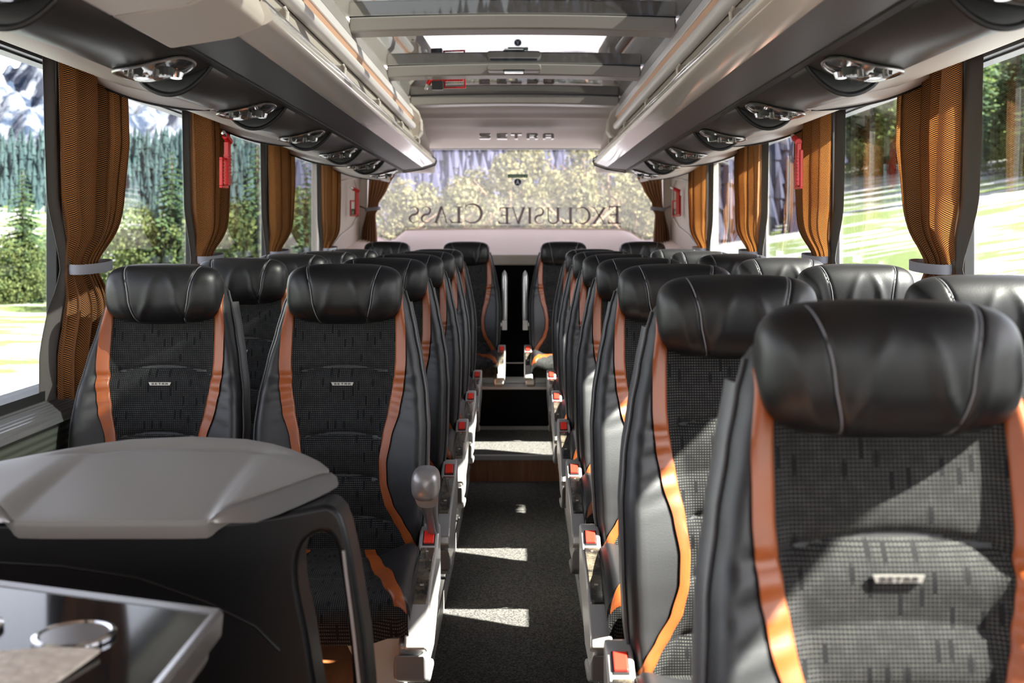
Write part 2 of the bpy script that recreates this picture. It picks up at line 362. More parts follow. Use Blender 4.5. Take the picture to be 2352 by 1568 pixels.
# side walls
WY = [(-2.45, .34), (.50, 2.94), (3.06, 4.16), (4.28, 5.38), (5.50, 6.92)]
ZS, ZT = -.386, .458
wno = 1
for s in (-1, 1):
    g = G().box(X(s, 1.19), X(s, 1.26), Y0, 7.0, -2.3, ZS-.045)
    wl = mk('wall_%s' % SIDE[s], g, 'cover', kind='structure', label='dark lower side wall on the %s' % SIDE[s])
    # ribbed heater cover below the ledge
    g = G().box(X(s, 1.10), X(s, 1.19), 1.0, 6.9, -.62, -.445)
    mk('heater_cover', g, 'rib_wall', wl, bevel=.01)
    g = G(); g.prism([(X(s, 1.19), ZS-.01), (X(s, 1.165), ZS-.02), (X(s, 1.10), ZS-.045), (X(s, 1.085), ZS-.065), (X(s, 1.19), ZS-.065)], 'y', Y0, 6.95)
    mk('ledge', g, 'rib_ledge', wl)
    g = G().box(X(s, 1.155), X(s, 1.20), Y0, 6.95, ZS-.03, ZS).box(X(s, 1.212), X(s, 1.27), Y0, 6.95, ZS-.06, ZS-.012)
    mk('window_gasket', g, 'black', wl)
    # upper wall above windows (outside) and cant rail
    g = G(); g.prism([(X(s, 1.19), ZT-.01), (X(s, 1.25), ZT-.01), (X(s, 1.25), .80), (X(s, 1.05), .98), (X(s, .66), 1.02), (X(s, .66), .97), (X(s, 1.0), .93), (X(s, 1.19), .76)], 'y', Y0, Y1)
    mk('roof_shell', g, 'bodyout', wl)
    mk('added_sun_stop', G().box(X(s, 1.212), X(s, 1.25), Y0, Y1, .443, .50), 'bodyout', wl)  # added strip outside the glass, cuts off high sun at the window top
    # pelmet
    mk('trim_%d' % (13 if s < 0 else 14), G().loft([[(X(s, h), y, z) for h, z in ((.795, .345), (.81, .341), (1.0, .386), (1.15, .442), (1.175, .455), (1.175, .475), (1.0, .42), (.80, .375))] for y in (Y0, 7.2)]), 'beige', kind='structure', label='beige pelmet panel above the %s windows' % SIDE[s])
    # pillars
    n = 15 if s < 0 else 25
    for i, (a, b) in enumerate(((-2.6, -2.45), (.34, .50), (2.94, 3.06), (4.16, 4.28), (5.38, 5.50), (6.92, 7.02))):
        g = G(); g.prism([(X(s, 1.135), a+.026), (X(s, 1.135), b-.02), (X(s, 1.205), b), (X(s, 1.205), a-.0)], 'z', ZS-.03, ZT+.02)
        pl = mk('trim_%d' % (n+i), g, 'pillar', bevel=.006, kind='structure', label='beige window pillar on the %s, %s' % (SIDE[s], ('behind the camera', 'beside the camera', 'at the first curtain', 'at the second curtain', 'at the third curtain', 'at the last side curtain')[i]))
        g = G().box(X(s, 1.17), X(s, 1.20), a-.028, a+.004, ZS-.03, ZT+.02)
        mk('rubber_seal', g, 'black', pl, bevel=.004)
    for i, (a, b) in enumerate(WY):
        wi = mk('window_%d' % wno, G().box(X(s, 1.205), X(s, 1.210), a-.02, b+.02, ZS-.02, ZT+.02), 'glass', kind='structure', label='side window pane on the %s' % SIDE[s]); wno += 1
    # rear corner panel (angled) with recess
    g = G(); g.prism([(X(s, 1.19), 6.98), (X(s, 1.085), 7.92), (X(s, 1.12), 8.1), (X(s, 1.26), 8.1), (X(s, 1.26), 6.98)], 'z', -.95, .5)
    cp = mk('wall_rear_%s' % SIDE[s], g, 'beige', bevel=.006, kind='structure', label='beige rear corner panel carrying a red hammer on the %s' % SIDE[s])
    def rec(t, z, s=s):
        return (X(s, 1.19-.105*t-.006), 6.98+.94*t, z)
    pts = [(.12, -.10), (.42, .0), (.72, .06), (.85, .12), (.88, .2), (.88, .33), (.8, .385), (.6, .375), (.35, .345)]
    mk('recess_rim', G().tube([rec(t, z) for t, z in pts], .0045, 6), 'beige_light', cp)
    mk('corner_trim', G().box(X(s, 1.035), X(s, 1.095), 7.90, 7.96, -.12, .46), 'beige_light', cp, bevel=.008)
# end walls
g = G()
bot = [(-1.19, .02), (-1.065, .02), (-.99, -.005), (-.915, -.035), (-.875, -.03), (-.78, .045), (-.4, .052), (0, .055), (.4, .052), (.76, .048), (.80, .04), (.915, -.03), (.96, -.03), (1.10, .015), (1.19, .02)]
for (a, za), (b, zb) in zip(bot, bot[1:]):
    g.prism([(a+XC, -2.3), (b+XC, -2.3), (b+XC, zb), (a+XC, za)], 'y', 8.07, 8.14)
rw = mk('wall_back', g, 'shelf', kind='structure', label='body panel under the rear window')
mk('roof_end', G().prism([(XC-1.19, .62), (XC+1.19, .62), (XC+1.0, .97), (XC-1.0, .97)], 'y', 8.1, 8.15), 'bodyout', rw)
# parcel shelf
def shelf(u, v):
    x = -1.12+2.24*u; zb = ipl(x, bot)
    return (x+XC, 7.30+.80*v, -.125+(zb+.125)*(v**1.15))
sh = mk('rear_shelf', G().slab(shelf, 60, 12, (0, 0, -.02)), 'shelf', label='pale beige parcel shelf sloping up to the rear window behind the last seats', cat='shelf')
g = G().box(XC-1.13, XC+1.13, 7.19, 7.305, -.19, -.122); mk('shelf_front', g, 'beige', sh, bevel=.012)
# rear window
rwn = mk('window_%d' % wno, G().box(XC-1.12, XC+1.12, 8.085, 8.09, -.04, .65), 'rearglass', kind='structure', label='wide rear window'); wno += 1
g = G()
for (a, za), (b, zb) in zip(bot[1:-1], bot[2:-1]):
    g.add([(a+XC, 8.08, za), (b+XC, 8.08, zb), (b+XC, 8.08, zb+.022), (a+XC, 8.08, za+.022)], [(0, 1, 2, 3)])
g.add([(XC-1.1, 8.08, .625), (XC+1.1, 8.08, .625), (XC+1.1, 8.08, .60), (XC-1.1, 8.08, .60)], [(0, 1, 2, 3)])
for s in (-1, 1):
    g.add([(X(s, 1.10), 8.08, 0), (X(s, 1.03), 8.08, 0), (X(s, 1.03), 8.08, .6), (X(s, 1.10), 8.08, .6)], [(0, 1, 2, 3)])
mk('frit_band', g, 'frit', rwn, flat=True)
# front (behind camera): windscreen with pillars
g = G().box(-1.25, 1.2, Y0-.05, Y0, -2.3, -.75).box(-1.25, 1.2, Y0-.05, Y0, .62, 1.0).box(-1.25, -1.1, Y0-.05, Y0, -.75, .62).box(1.06, 1.2, Y0-.05, Y0, -.75, .62)
mk('wall_front', g, 'cover', kind='structure', label='front wall around the windscreen behind the camera')
mk('window_%d' % wno, G().box(-1.1, 1.06, Y0-.03, Y0-.025, -.75, .62), 'glass', kind='structure', label='windscreen behind the camera'); wno += 1
mk('wall_under', G().box(-1.25, 1.2, Y0, 8.1, -2.3, -1.42), 'black', kind='structure', label='underfloor body of the bus')
# ---------------------------------------------------------------- ceiling
g = G()
for s in (-1, 1):
    prof = [(.566, .437), (.558, .50), (.566, .54), (.582, .58), (.598, .61), (.602, .66), (.602, .735), (.64, .80), (.66, .86), (.66, .97), (1.0, .93), (1.19, .80), (1.19, .49), (1.1, .515), (.80, .44)]
    g.loft([[(X(s, h), y, z) for h, z in prof] for y in (Y0, 7.9)])
ce = mk('ceiling', g, 'cove', kind='structure', label='grey beige ceiling coves above the luggage racks', angle=60)
mk('front_panel', G().box(XC-.66, XC+.66, Y0, 1.85, .76, .97), 'beige', ce)
# rear dome
def dome(u, v):
    x = -1.0+2.0*u; c = (1-x*x)*.012
    t = v
    y = 6.62+1.46*t**1.25; z = .742+c
    prof = [(0, .80), (.02, .752), (.10, .742), (.19, .738), (.27, .715), (.34, .735), (.42, .74), (.60, .705), (.80, .652), (.96, .612), (1.0, .632)]
    z = ipl(t, prof)+c*(1-t*.4)
    y = 6.60+1.48*t
    return (x*1.12+XC, y, z)
mk('rear_dome', G().slab(dome, 40, 60, (0, 0, .03)), 'cove', ce, angle=60)
mk('dome_roof', G().box(XC-1.1, XC+1.1, 6.5, 8.12, .90, .97), 'bodyout', ce)
# rails
for s in (-1, 1):
    r = empty('ceiling_rail', (X(s, .56), 0, .60), label='long white rounded rail with a peach strip along the %s edge of the ceiling' % SIDE[s], cat='ceiling rail')
    prof = [(.575+.0215*cos(a), .616+.0215*sin(a)) for a in [2*pi*k/20 for k in range(20)]]
    mk('tube', G().loft([[(X(s, h), y, z) for h, z in prof] for y in (-1.0, 6.33)]), 'tube', r)
    g = G(); g.prism([(X(s, .588), .632), (X(s, .582), .655), (X(s, .577), .676), (X(s, .60), .70), (X(s, .60), .632)], 'y', -1.0, 6.4)
    mk('peach_strip', g, 'peach', r)
    g = G(); g.prism([(X(s, .572), .675), (X(s, .582), .717), (X(s, .60), .735), (X(s, .61), .70), (X(s, .580), .674)], 'y', -1.0, 6.5)
    mk('flat_strip', g, 'tube', r, bevel=.003)
    pts = [(X(s, h), 6.42, z) for h, z in ((.60, .745), (.555, .70), (.535, .65), (.535, .60), (.56, .565), (.60, .555))]
    mk('end_rim', G().tube(pts, .012, 8), 'beige_light', r)
    g = G().prism([(X(s, h), z) for h, z in ((.61, .76), (.555, .70), (.535, .65), (.535, .60), (.56, .565), (.601, .555), (.601, .70))], 'y', 6.41, 6.62)
    mk('end_cap', g, 'beige', r)
    # channel beside the roof glass
    g = G(); g.prism([(X(s, .595), .735), (X(s, .612), .80), (X(s, .64), .815), (X(s, .66), .74)], 'y', 1.8, 6.6)
    mk('glass_channel', g, 'beam', r)
# roof glass panes + beams
BY = [1.85, 3.02, 4.2, 5.4, 6.56]
for i in range(4):
    def pane(u, v, a=BY[i], b=BY[i+1]):
        x = -.655+1.31*u; return (x+XC, a+(b-a)*v, .781+.027*v+.012*(1-(x/.66)**2))
    mk('window_%d' % wno, G().slab(pane, 16, 1, (0, 0, .005)), 'roofglass', kind='structure', label='dark tinted roof glass pane, %s from the rear' % ('fourth', 'third', 'second', 'first')[i]); wno += 1
bl = {1: 'grey roof crossbeam nearest the camera', 2: 'grey roof crossbeam at the top of the picture', 3: 'grey roof crossbeam that carries the latch', 4: 'rearmost grey roof crossbeam before the rear dome'}
def beam(y, i):
    b = empty('roof_crossbeam', (XC, y, .752), label=bl[i], cat='roof beam', group='roof crossbeams')
    def bar(z0, z1, y0, y1):
        g = G(); loops = []
        for k in range(25):
            x = -.605+1.21*k/24; c = .012*(1-(x/.6)**2)
            loops.append([(x+XC, y0, z0+c), (x+XC, y0, z1+c), (x+XC, y1, z1+c), (x+XC, y1, z0+c)])
        return g.loft(loops)
    mk('gap', bar(.806, .812, y-.02, y+.05), 'black', b)
    mk('lower_bar', bar(.752, .807, y-.03, y+.10), 'beam', b, bevel=.008)
    return b
for i in (1, 2, 3, 4): bm_ = beam(BY[i], i)
# latch on the third beam
lt = empty('roof_latch', (XC, 5.33, .78), label='grey oval roof hatch latch with a chrome button on the crossbeam', cat='latch')
g = G()
def stad(cx, cz, hw, hh, n=8):
    r = hh; p = []
    for k in range(n+1): a = -pi/2+pi*k/n; p.append((cx+hw-r+r*cos(a), cz+r*sin(a)))
    for k in range(n+1): a = pi/2+pi*k/n; p.append((cx-hw+r+r*cos(a), cz+r*sin(a)))
    return p
mk('slot', G().box(XC-.11, XC+.11, 5.287, 5.36, .803, .807), 'black', lt)
mk('lower_housing', G().prism(stad(XC, .787, .128, .017), 'y', 5.27, 5.37), 'beam', lt, bevel=.006)
mk('button', G().box(XC-.045, XC+.045, 5.262, 5.30, .761, .769), 'chrome', lt, bevel=.003)
mk('button_recess', G().box(XC-.05, XC+.05, 5.268, 5.30, .768, .776), 'black', lt)
# ---------------------------------------------------------------- luggage racks
DIV = [2.45, 3.27, 4.09, 4.91, 5.73]
for s in (-1, 1):
    r = empty('luggage_rack', (X(s, .6), 4, .36), label='overhead luggage rack with a glossy lip and dark underside running along the %s side' % SIDE[s], cat='luggage rack')
    ya = 2.19 if s < 0 else Y0
    ye = 6.55
    g = G(); g.prism([(X(s, .53), .39), (X(s, .47), .4105), (X(s, .458), .418), (X(s, .456), .43), (X(s, .470), .452), (X(s, .482), .458), (X(s, .492), .452), (X(s, .478), .432), (X(s, .53), .405)], 'y', ya, ye-.03)
    mk('gloss_lip', g, 'gloss', r, angle=50)
    mk('lip_bead', G().tube([(X(s, .481), ya, .460), (X(s, .481), ye-.03, .460)], .005, 8), 'chrome', r)
    g = G(); g.prism([(X(s, .528), .3895), (X(s, .634), .3755), (X(s, .634), .39), (X(s, .528), .403)], 'y', ya, ye-.03)
    mk('dark_underside', g, 'dark_panel', r)
    g = G(); g.prism([(X(s, .634), .372), (X(s, .648), .369), (X(s, .648), .39), (X(s, .634), .39)], 'y', Y0, ye-.03)
    mk('groove', g, 'black', r)
    g = G(); g.prism([(X(s, .50), .425), (X(s, .80), .425), (X(s, 1.15), .50), (X(s, 1.15), .51), (X(s, .80), .435), (X(s, .50), .435)], 'y', Y0, ye-.02)
    mk('shelf_floor', g, 'cover', r)
    # end plate
    g = G().prism([(X(s, h), z) for h, z in ((.452, .43), (.462, .405), (.53, .384), (.66, .362), (.79, .345), (.79, .44), (.56, .49), (.49, .47))], 'y', ye-.03, ye-.005)
    mk('end_plate', g, 'beige_light', r, bevel=.006)
    mk('end_rim', G().tube([(X(s, h), ye-.03, z) for h, z in ((.49, .47), (.456, .445), (.4515, .43), (.459, .408), (.53, .3835), (.645, .364))], .0035, 6), 'black', r)
    for d in DIV:
        g = G(); g.prism([(X(s, h), z) for h, z in ((.486, .44), (.482, .485), (.488, .496), (.563, .498), (.563, .43), (.50, .43))], 'y', d, d+.02)
        mk('divider', g, 'beige', r, bevel=.004)
        mk('divider_edge', G().tube([(X(s, h), d, z) for h, z in ((.486, .445), (.482, .485), (.489, .496))], .005, 8), 'beige_light', r)
    if s < 0:
        g = G(); pr = [(X(s, .47), .425), (X(s, .475), .405), (X(s, .53), .382), (X(s, .655), .362), (X(s, .665), .375), (X(s, .66), .47), (X(s, .49), .475)]
        g.prism(pr, 'y', 1.875, 2.19); mk('front_cap', g, 'beige', r, bevel=.012, seg=3)
        g = G(); g.prism(pr, 'y', Y0, 1.87); mk('front_unit', g, 'beige_light', r, bevel=.012, seg=3)
        mk('cap_line', G().prism([(a*1.0, b) for a, b in [(X(s, .475), .43), (X(s, .48), .41), (X(s, .53), .386), (X(s, .65), .366), (X(s, .65), .46)]], 'y', 1.868, 1.877), 'black', r)
# service units (cover + lens + lights)
def service_unit(s):
    r = empty('service_unit', (0, 0, 0)); L = .785
    def arc(t, bulge, lift=0):
        h = .65+.155*t; z = .372-.034*t-bulge*sin(pi*min(1, t))**.8 + lift
        return h, z
    def cover(u, v):
        b = .042-.028*ss(.0, .75, v)-.0035*v; h, z = arc(u, b); return (X(s, h), .13-.785+L*v if False else -.655+L*v, z)
    mk('cover', G().slab(cover, 16, 20, (0, 0, .012)), 'cover', r)
    mk('lip', G().tube([(X(s, arc(t/16, .045)[0]), -.655, arc(t/16, .045)[1]) for t in range(17)], .0055, 8), 'black', r)
    def face(u, v):
        h, z = arc(u, .044); h2, z2 = arc(u, .008); return (X(s, h), -.650, z+(z2-z)*v)
    mk('front_face', G().slab(face, 16, 1, (0, .004, 0)), 'cover', r)
    # lens panel
    def ell(u, v, d=0.0):
        a = 2*pi*u; rr = v; hx = .075*sp(cos(a), .75)*rr; yy = .088*sp(sin(a), .75)*rr
        t = .52+hx/.155; h, z = arc(t, .0105); return (X(s, h), yy, z-.006-d-.014*(1-v**3))
    def dish(u, v):
        a = 2*pi*u; hx = .072*sp(cos(a), .75)*v; yy = .085*sp(sin(a), .75)*v
        h, z = arc(.52+hx/.155, .0105); return (X(s, h), yy, z-.0045)
    mk('reflector', G().grid(dish, 28, 4), 'chrome', r)
    ln = mk('lens', G().grid(ell, 36, 6), 'lens', r)
    h, z = arc(.52, .0105)
    mk('lens_rim', G().tube([ell(k/36, 1) for k in range(37)], .0035, 6, False), 'satin', r)
    for k, dx in enumerate((-.032, .032)):
        n = mk('air_nozzle', G().tube([(X(s, h+dx), -.035, z-.004), (X(s, h+dx), -.037, z-.018)], [.020, .017], 16), 'black', r)
        g = G()
        for q in (-.010, 0, .010): g.box(X(s, h+dx)-.014, X(s, h+dx)+.014, -.036+q-.0015, -.036+q+.0015, z-.020, z-.017)
        mk('slats', g, 'chrome', n)
        mk('reading_light', G().tube([(X(s, h+dx*1.1), .03, z-.004), (X(s, h+dx*1.1), .029, z-.015)], [.016, .012], 14), 'chrome', r)
    for dx in (-.025, .025):
        mk('knob', G().tube([(X(s, h+dx), -.07, z-.012), (X(s, h+dx), -.074, z-.027)], .0065, 10), 'satin', r)
    return r
ordn = ['nearest', 'second', 'third', 'fourth', 'fifth', 'sixth', 'last']
for s in (-1, 1):
    proto = None
    for k in range(-1, 6):
        y = 2.33+.79*k
        if proto is None: o = proto = service_unit(s)
        else: o = copy_tree(proto)
        o.location = (0, y, H)
        tag(o, '%s dark service unit from the front under the %s luggage rack' % (ordn[k+1], SIDE[s]), 'service unit', 'overhead service units')
# almond shaped pillar covers on the pelmet
def pcover(s):
    def f(u, v):
        a = 2*pi*u; hh = .985+.20*sp(cos(a), 1)*v; yy = .105*sp(sin(a), 1)*v*(1-.5*abs(cos(a))**3)
        z = .338+(hh-.80)*.29 if hh > .80 else .338
        return (X(s, hh), yy, z-.001-.034*(1-v**2))
    o = mk('pelmet_vent', G().grid(f, 40, 8), 'ventwhite', local=True)
    ORG[o.name] = (0, 0, 0)
    mk('vent_slit', G().tube([(X(s, .985+.185*t), .0-.03*(1-t*t), .338+(.985+.185*t-.80)*.29-.031*(1-t*t)-.003) for t in [i/8-1 for i in range(17)]], .004, 6), 'black', o)
    return o
for s in (-1, 1):
    proto = None
    for i, y in enumerate((3.0, 4.22, 5.44, 6.75)):
        o = proto = pcover(s) if proto is None else proto
        if i: o = copy_tree(proto)
        o.location = (0, y, H)
        tag(o, 'almond shaped pale cover on the %s pelmet above the %s side curtain from the front' % (SIDE[s], ('first', 'second', 'third', 'fourth')[i]), 'pelmet cover', 'pelmet covers')
# ================================================================ SEATS
WT = [(.40, .185), (.46, .195), (.54, .205), (.62, .209), (.74, .210), (.82, .203), (.90, .188), (.97, .172), (1.03, .158), (1.07, .145), (1.10, .12)]
XI = [(.46, .165), (.49, .150), (.52, .130), (.56, .108), (.61, .096), (.66, .094), (.72, .101), (.78, .114), (.84, .124), (.90, .129), (.97, .128), (1.06, .124)]
XO = [(.46, .190), (.49, .178), (.52, .157), (.56, .130), (.61, .114), (.66, .112), (.72, .123), (.78, .142), (.84, .152), (.90, .156), (.97, .154), (1.06, .143)]
SEAMS = [(.885, 1), (.80, .25), (.725, 1), (.625, 1), (.53, .8)]
def yf(x, z):
    w_ = ipl(z, WT); ax = abs(x)
    y = -.035+.155*(z-.45)-.012*sin(pi*ss(.42, .95, z))
    env = ipl(z, [(.42, .45), (.52, .9), (.62, 1), (.78, .95), (.88, .7), (1.0, .35), (1.1, .1)])
    xi = ipl(z, XI)
    tt = max(0, min(1, (ax-xi+.02)/max(.02, w_*.94-xi+.02))); y -= .058*env*(tt**1.25)
    e = max(0, min(1, (ax/w_-.86)/.14)); y += .060*(1-math.sqrt(max(0, 1-e*e)))
    # horizontal tufts
    inner = 1-ss(xi-.02, xi+.01, ax)
    for zs, st in SEAMS:
        zc = zs-1.1*x*x; d = abs(z-zc)
        y += .013*st*inner*math.exp(-d/.009)
        y -= .008*st*inner*math.exp(-((z-zc+.035)/.03)**2)
    # crease in the leather bolster
    rim_ = 1-ss(.86*w_, w_, ax); zc = .865+.12*(ax-.16); y += .006*rim_*(1-inner)*math.exp(-((z-zc)/.007)**2); y -= .004*rim_*(1-inner)*math.exp(-((z-zc+.02)/.012)**2)
    y += .0022*rim_*(1-inner)*math.exp(-((z-.80)/.05)**2)*sin(z*170+ax*40)
    return y
def backbody(zs, grow=0, yoff=0, thick=.085, front=True):
    loops = []
    for z in zs:
        w_ = ipl(z, WT)+grow; L = []
        nf = 36
        for i in range(nf+1):
            a = -1+2*i/nf; x = w_*sin(a*pi/2)*(1.0)
            L.append((x, yf(x*(w_-grow)/w_, z)+yoff, z))
        th = thick*ipl(z, [(.4, 1.15), (.7, 1), (1.1, .6)]); yb = -.035+.155*(z-.45)+th
        for i in range(13):
            a = 1-2*i/12; L.append((w_*.93*sp(a, .8), yb-.03*abs(a)**4, z))
        loops.append(L)
    return loops
def wr(u, t, seed):   # headrest wrinkles
    a = .0
    for k, (cu, sl) in enumerate(((.22, 1.5), (-.18, -1.6), (-.66, 1.2), (.70, -1.1))):
        a += .0030*math.exp(-((u-cu-sl*.30*(t-.5)-.09*sin(seed*2+k))/.065)**2)*ss(.1, .6, t)*(1-ss(.8, 1.1, t))*(1+.3*sin(seed*2+k))
    return a
def headrest(seed):
    g = G(); NU, NT_ = 128, 48
    def f(i, j):
        u = -1+2*i/NU; u = sin(u*pi/2)*.6+u*.4
        a_ = .143; r = (1-abs(u)**4.5)**(1/3.2) if abs(u) < 1 else 0
        r = max(r, .02); th = 2*pi*j/NT_
        cy, cz = cos(th), sin(th)
        fr = max(0, cy)
        t = .5-.5*cz     # 0 top 1 bottom
        b = .060; c = .069
        rad = 1.0
        sw = .10*(1-2*abs(t-.5))
        for sg in (-1, 1):
            du = u-sg*(.64-.24*t); rad -= .055*math.exp(-(du/.022)**2)*fr**.3
        rad += (wr(u, t, seed)*20-.010)*fr
        y = -b*r*sp(cy, .85)*rad*(1+.12*(1-u*u)); z = c*(r**.75)*sp(cz, .80)*rad
        if cz < 0: z -= .012*(1-u*u)
        z += -.004*u*u
        return (a_*u, .052+y, 1.071+z)
    loops = [[f(i, j) for j in range(NT_)] for i in range(NU+1)]
    g.loft(loops, True, True); seams = []
    for sg in (-1, 1):
        pts = []
        for j in range(NT_//2+1):
            th = pi/2+.25-(pi+.5)*j/(NT_//2)
            th = th % (2*pi); t = .5-.5*sin(th); uu = sg*(.64-.24*t)
            r = (1-abs(uu)**4.5)**(1/3.2); y = -.060*r*sp(cos(th), .85)*(1+.12*(1-uu*uu))*.965; z = .069*r**.75*sp(sin(th), .80)*.965
            if sin(th) < 0: z -= .012*(1-uu*uu)
            pts.append((.143*uu, .052+y, 1.071+z-.004*uu*uu))
        seams.append([(a, b-.0016, c) for a, b, c in pts])
    return g, seams
def setra_polys():
    # wide block letters, unit height 1
    L = []
    L.append([[(0,1),(1.7,1),(1.7,.78),(.45,.78),(.45,.62),(1.45,.62),(1.7,.5),(1.7,.15),(1.5,0),(0,0),(0,.22),(1.25,.22),(1.25,.4),(.2,.4),(0,.55)]])
    L.append([[(0,1),(1.6,1),(1.6,.78),(.45,.78),(.45,.6),(1.4,.6),(1.4,.4),(.45,.4),(.45,.22),(1.6,.22),(1.6,0),(0,0)]])
    L.append([[(0,1),(1.7,1),(1.7,.76),(1.08,.76),(1.08,0),(.62,0),(.62,.76),(0,.76)]])
    L.append([[(0,1),(.42,1),(.42,0),(0,0)],[(.42,1),(1.5,1),(1.7,.85),(1.25,.78),(.42,.78)],[(1.7,.85),(1.7,.5),(1.5,.38),(1.25,.5),(1.25,.78)],[(.42,.56),(1.25,.56),(1.5,.38),(.42,.36)],[(1.05,.37),(1.5,.38),(1.75,0),(1.28,0)]])
    L.append([[(0,.8),(.42,.76),(.42,0),(0,0)],[(0,.8),(.25,1),(1.45,1),(1.7,.8),(1.28,.76),(.42,.76)],[(1.7,.8),(1.7,0),(1.28,0),(1.28,.76)],[(.42,.5),(1.28,.5),(1.28,.28),(.42,.28)]])
    return L
def make_seat(kind, con=0, armrest=None):
    r = empty(kind, (0, 0, 0))
    zs = [.40+.70*i/70 for i in range(71)]
    g = G().loft(backbody(zs)); bk = mk('backrest', g, 'leather', r, angle=60)
    zs2 = [.44+.60*i/24 for i in range(25)]
    g = G().loft(backbody(zs2, .004, .050, .070)); mk('back_shell', g, 'shellgrey', r, angle=60)
    st = G()
    for sg in (-1, 1):
        st.tube([(sg*(ipl(z, WT)+.002), yf(ipl(z, WT)*.985, z)+.012, z) for z in [.45+.62*i/40 for i in range(41)]], .0030, 6)
    mk('edge_piping', st, 'shellgrey', bk)
    def fab(u, v):
        z = .405+.665*v; xw = ipl(z, XI)+.008 if z > .47 else ipl(z, WT)*.97
        x = xw*(-1+2*u); return (x, yf(x, z)-.0022, z)
    mk('fabric_panel', G().grid(fab, 56, 170), 'fabric_back', bk, angle=80)
    for sg in (-1, 1):
        def stripe(u, v, sg=sg):
            z = .462+.60*v; a = ipl(z, XI); b = min(ipl(z, XO), ipl(z, WT)*.985); x = a+(b-a)*u
            return (sg*x, yf(x, z)-.0045-.0012*sin(pi*u), z)
        mk('stripe', G().slab(stripe, 6, 90, (0, .004, 0)), 'orange', bk, angle=70, label='orange leather stripe')
    hr, seams = headrest(1.3 if con else 4.1)
    h = mk('headrest', hr, 'leather_soft', r, angle=70)
    for p in seams: mk('seam', G().tube(p, .0011, 5), 'seam', h)
    # badge
    bz = .845; g = G(); g.prism([(-.0275, .0038), (.0275, .0038), (.0245, -.0038), (-.0245, -.0038)], 'y', 0, .003)
    g.v = [(x, yf(0, bz)-.0065+y, z+bz) for x, y, z in g.v]
    bd = mk('badge', g, 'badge', bk)
    g = G(); x0 = -.020
    for pl in setra_polys():
        for q in pl: g.prism([(x0+a*.0034, bz-.0024+b*.0048) for a, b in q], 'y', yf(0, bz)-.0072, yf(0, bz)-.006)
        x0 += .0085
    mk('badge_letters', g, 'black', bd, flat=True, label='small black SETRA lettering')
    # cushion
    def ctop(x, y):    # y from -.46 (front) to 0
        ax = abs(x); z = .450+.012*ss(-.25, -.43, y) if False else .448
        z += .010*sin(pi*ss(-.5, .1, y))
        z += .030*ss(.10, .19, ax)*ss(-.02, -.12, y)*(1-.55*ss(-.30, -.46, y))
        for yc in (-.12, -.27): z -= .006*math.exp(-abs(y-yc-.8*x*x)/.008)*(1-ss(.12, .16, ax))
        return z
    prof = []
    def cus(u, v):     # v 0..1 around from back over the top, down the front
        x = -.205+.41*u; edge = max(0, (abs(x)/.205-.86)/.14)
        if v < .7:
            y = .03-.42*v/.7; z = ctop(x, y)
        else:
            t = (v-.7)/.3; a = t*pi/2*1.0; y = -.39-.045*sin(min(1, t*2)*pi/2); z = ctop(x, -.39)-.03*(1-cos(min(1, t*2)*pi/2))-max(0, t-.35)*.10
            y += max(0, t-.5)*.05
        z -= .022*edge**2
        return (x, y, z)
    g = G().slab(cus, 40, 60, (0, .0, -.004)); g.box(-.198, .198, -.39, .03, .372, .425)
    cu = mk('cushion', g, 'fabric_seat', r, angle=60)
    for sg in (-1, 1):
        def xs(v): return ipl(v, [(0, .085), (.25, .12), (.45, .150), (.7, .186), (.85, .196)])
        def wed(u, v, sg=sg):
            vv = .16+.62*v; a = ipl(v, [(0, .085), (.35, .118), (.7, .158), (1, .188)]); b = .208
            x = a+(b-a)*u; q = cus(.5+x/.41, vv); 
            return (sg*x, q[1], q[2]+.0025-.01*ss(.85, 1, u))
        mk('side_bolster', G().slab(wed, 10, 30, (0, 0, -.02)), 'leather', cu, angle=70)
        def cst(u, v, sg=sg):
            vv = .16+.66*v; a = ipl(v, [(0, .065), (.35, .098), (.7, .140), (1, .176)]); x = a+.026*u; q = cus(.5+x/.41, vv)
            return (sg*x, q[1]-.001, q[2]+.0045)
        mk('cushion_stripe', G().slab(cst, 4, 30, (0, 0, -.006)), 'orange', cu, angle=70, label='orange leather stripe')
    mk('seat_pan', G().box(-.19, .19, -.36, .06, .345, .374), 'black', r, bevel=.01)
    if con:
        s = con; xa, xb = s*.196, s*.243
        pr = [(.00, .498), (-.012, .507), (-.040, .505), (-.052, .499), (-.100, .468), (-.25, .448), (-.37, .412), (-.425, .376), (-.43, .352), (-.40, .335), (-.25, .325), (.0, .36)]
        cs = mk('console', G().prism(pr, 'x', xa, xb), 'silver', r, bevel=.006, seg=3)
        pr = [(-.102, .4735), (-.25, .452), (-.345, .424), (-.352, .412), (-.25, .44), (-.102, .462)]
        mk('inlay', G().prism(pr, 'x', xa+s*.007, xb-s*.006), 'burl', cs, bevel=.003, label='dark glossy inlay panel')
        g = G()
        for yy, q in ((-.125, .004), (-.285, .006)):
            z = .4735-(-.102-yy)*.148 if yy > -.25 else .452-(-.25-yy)*.30
            g.box(xa+s*.021, xa+s*.021+s*q*1.4, yy-q*.6, yy+q*.6, z-.001, z+.0012)
        mk('icon', g, 'badge', cs, flat=True)
        bf = mk('buckle', G().prism([(-.052, .5005), (-.092, .475), (-.086, .466), (-.046, .49)], 'x', xa+s*.009, xb-s*.008), 'black', cs, bevel=.002)
        mk('button', G().prism([(-.0575, .5025), (-.089, .4825), (-.087, .475), (-.055, .494)], 'x', xa+s*.012, xb-s*.011), 'redbutton', bf, bevel=.002, label='red release button')
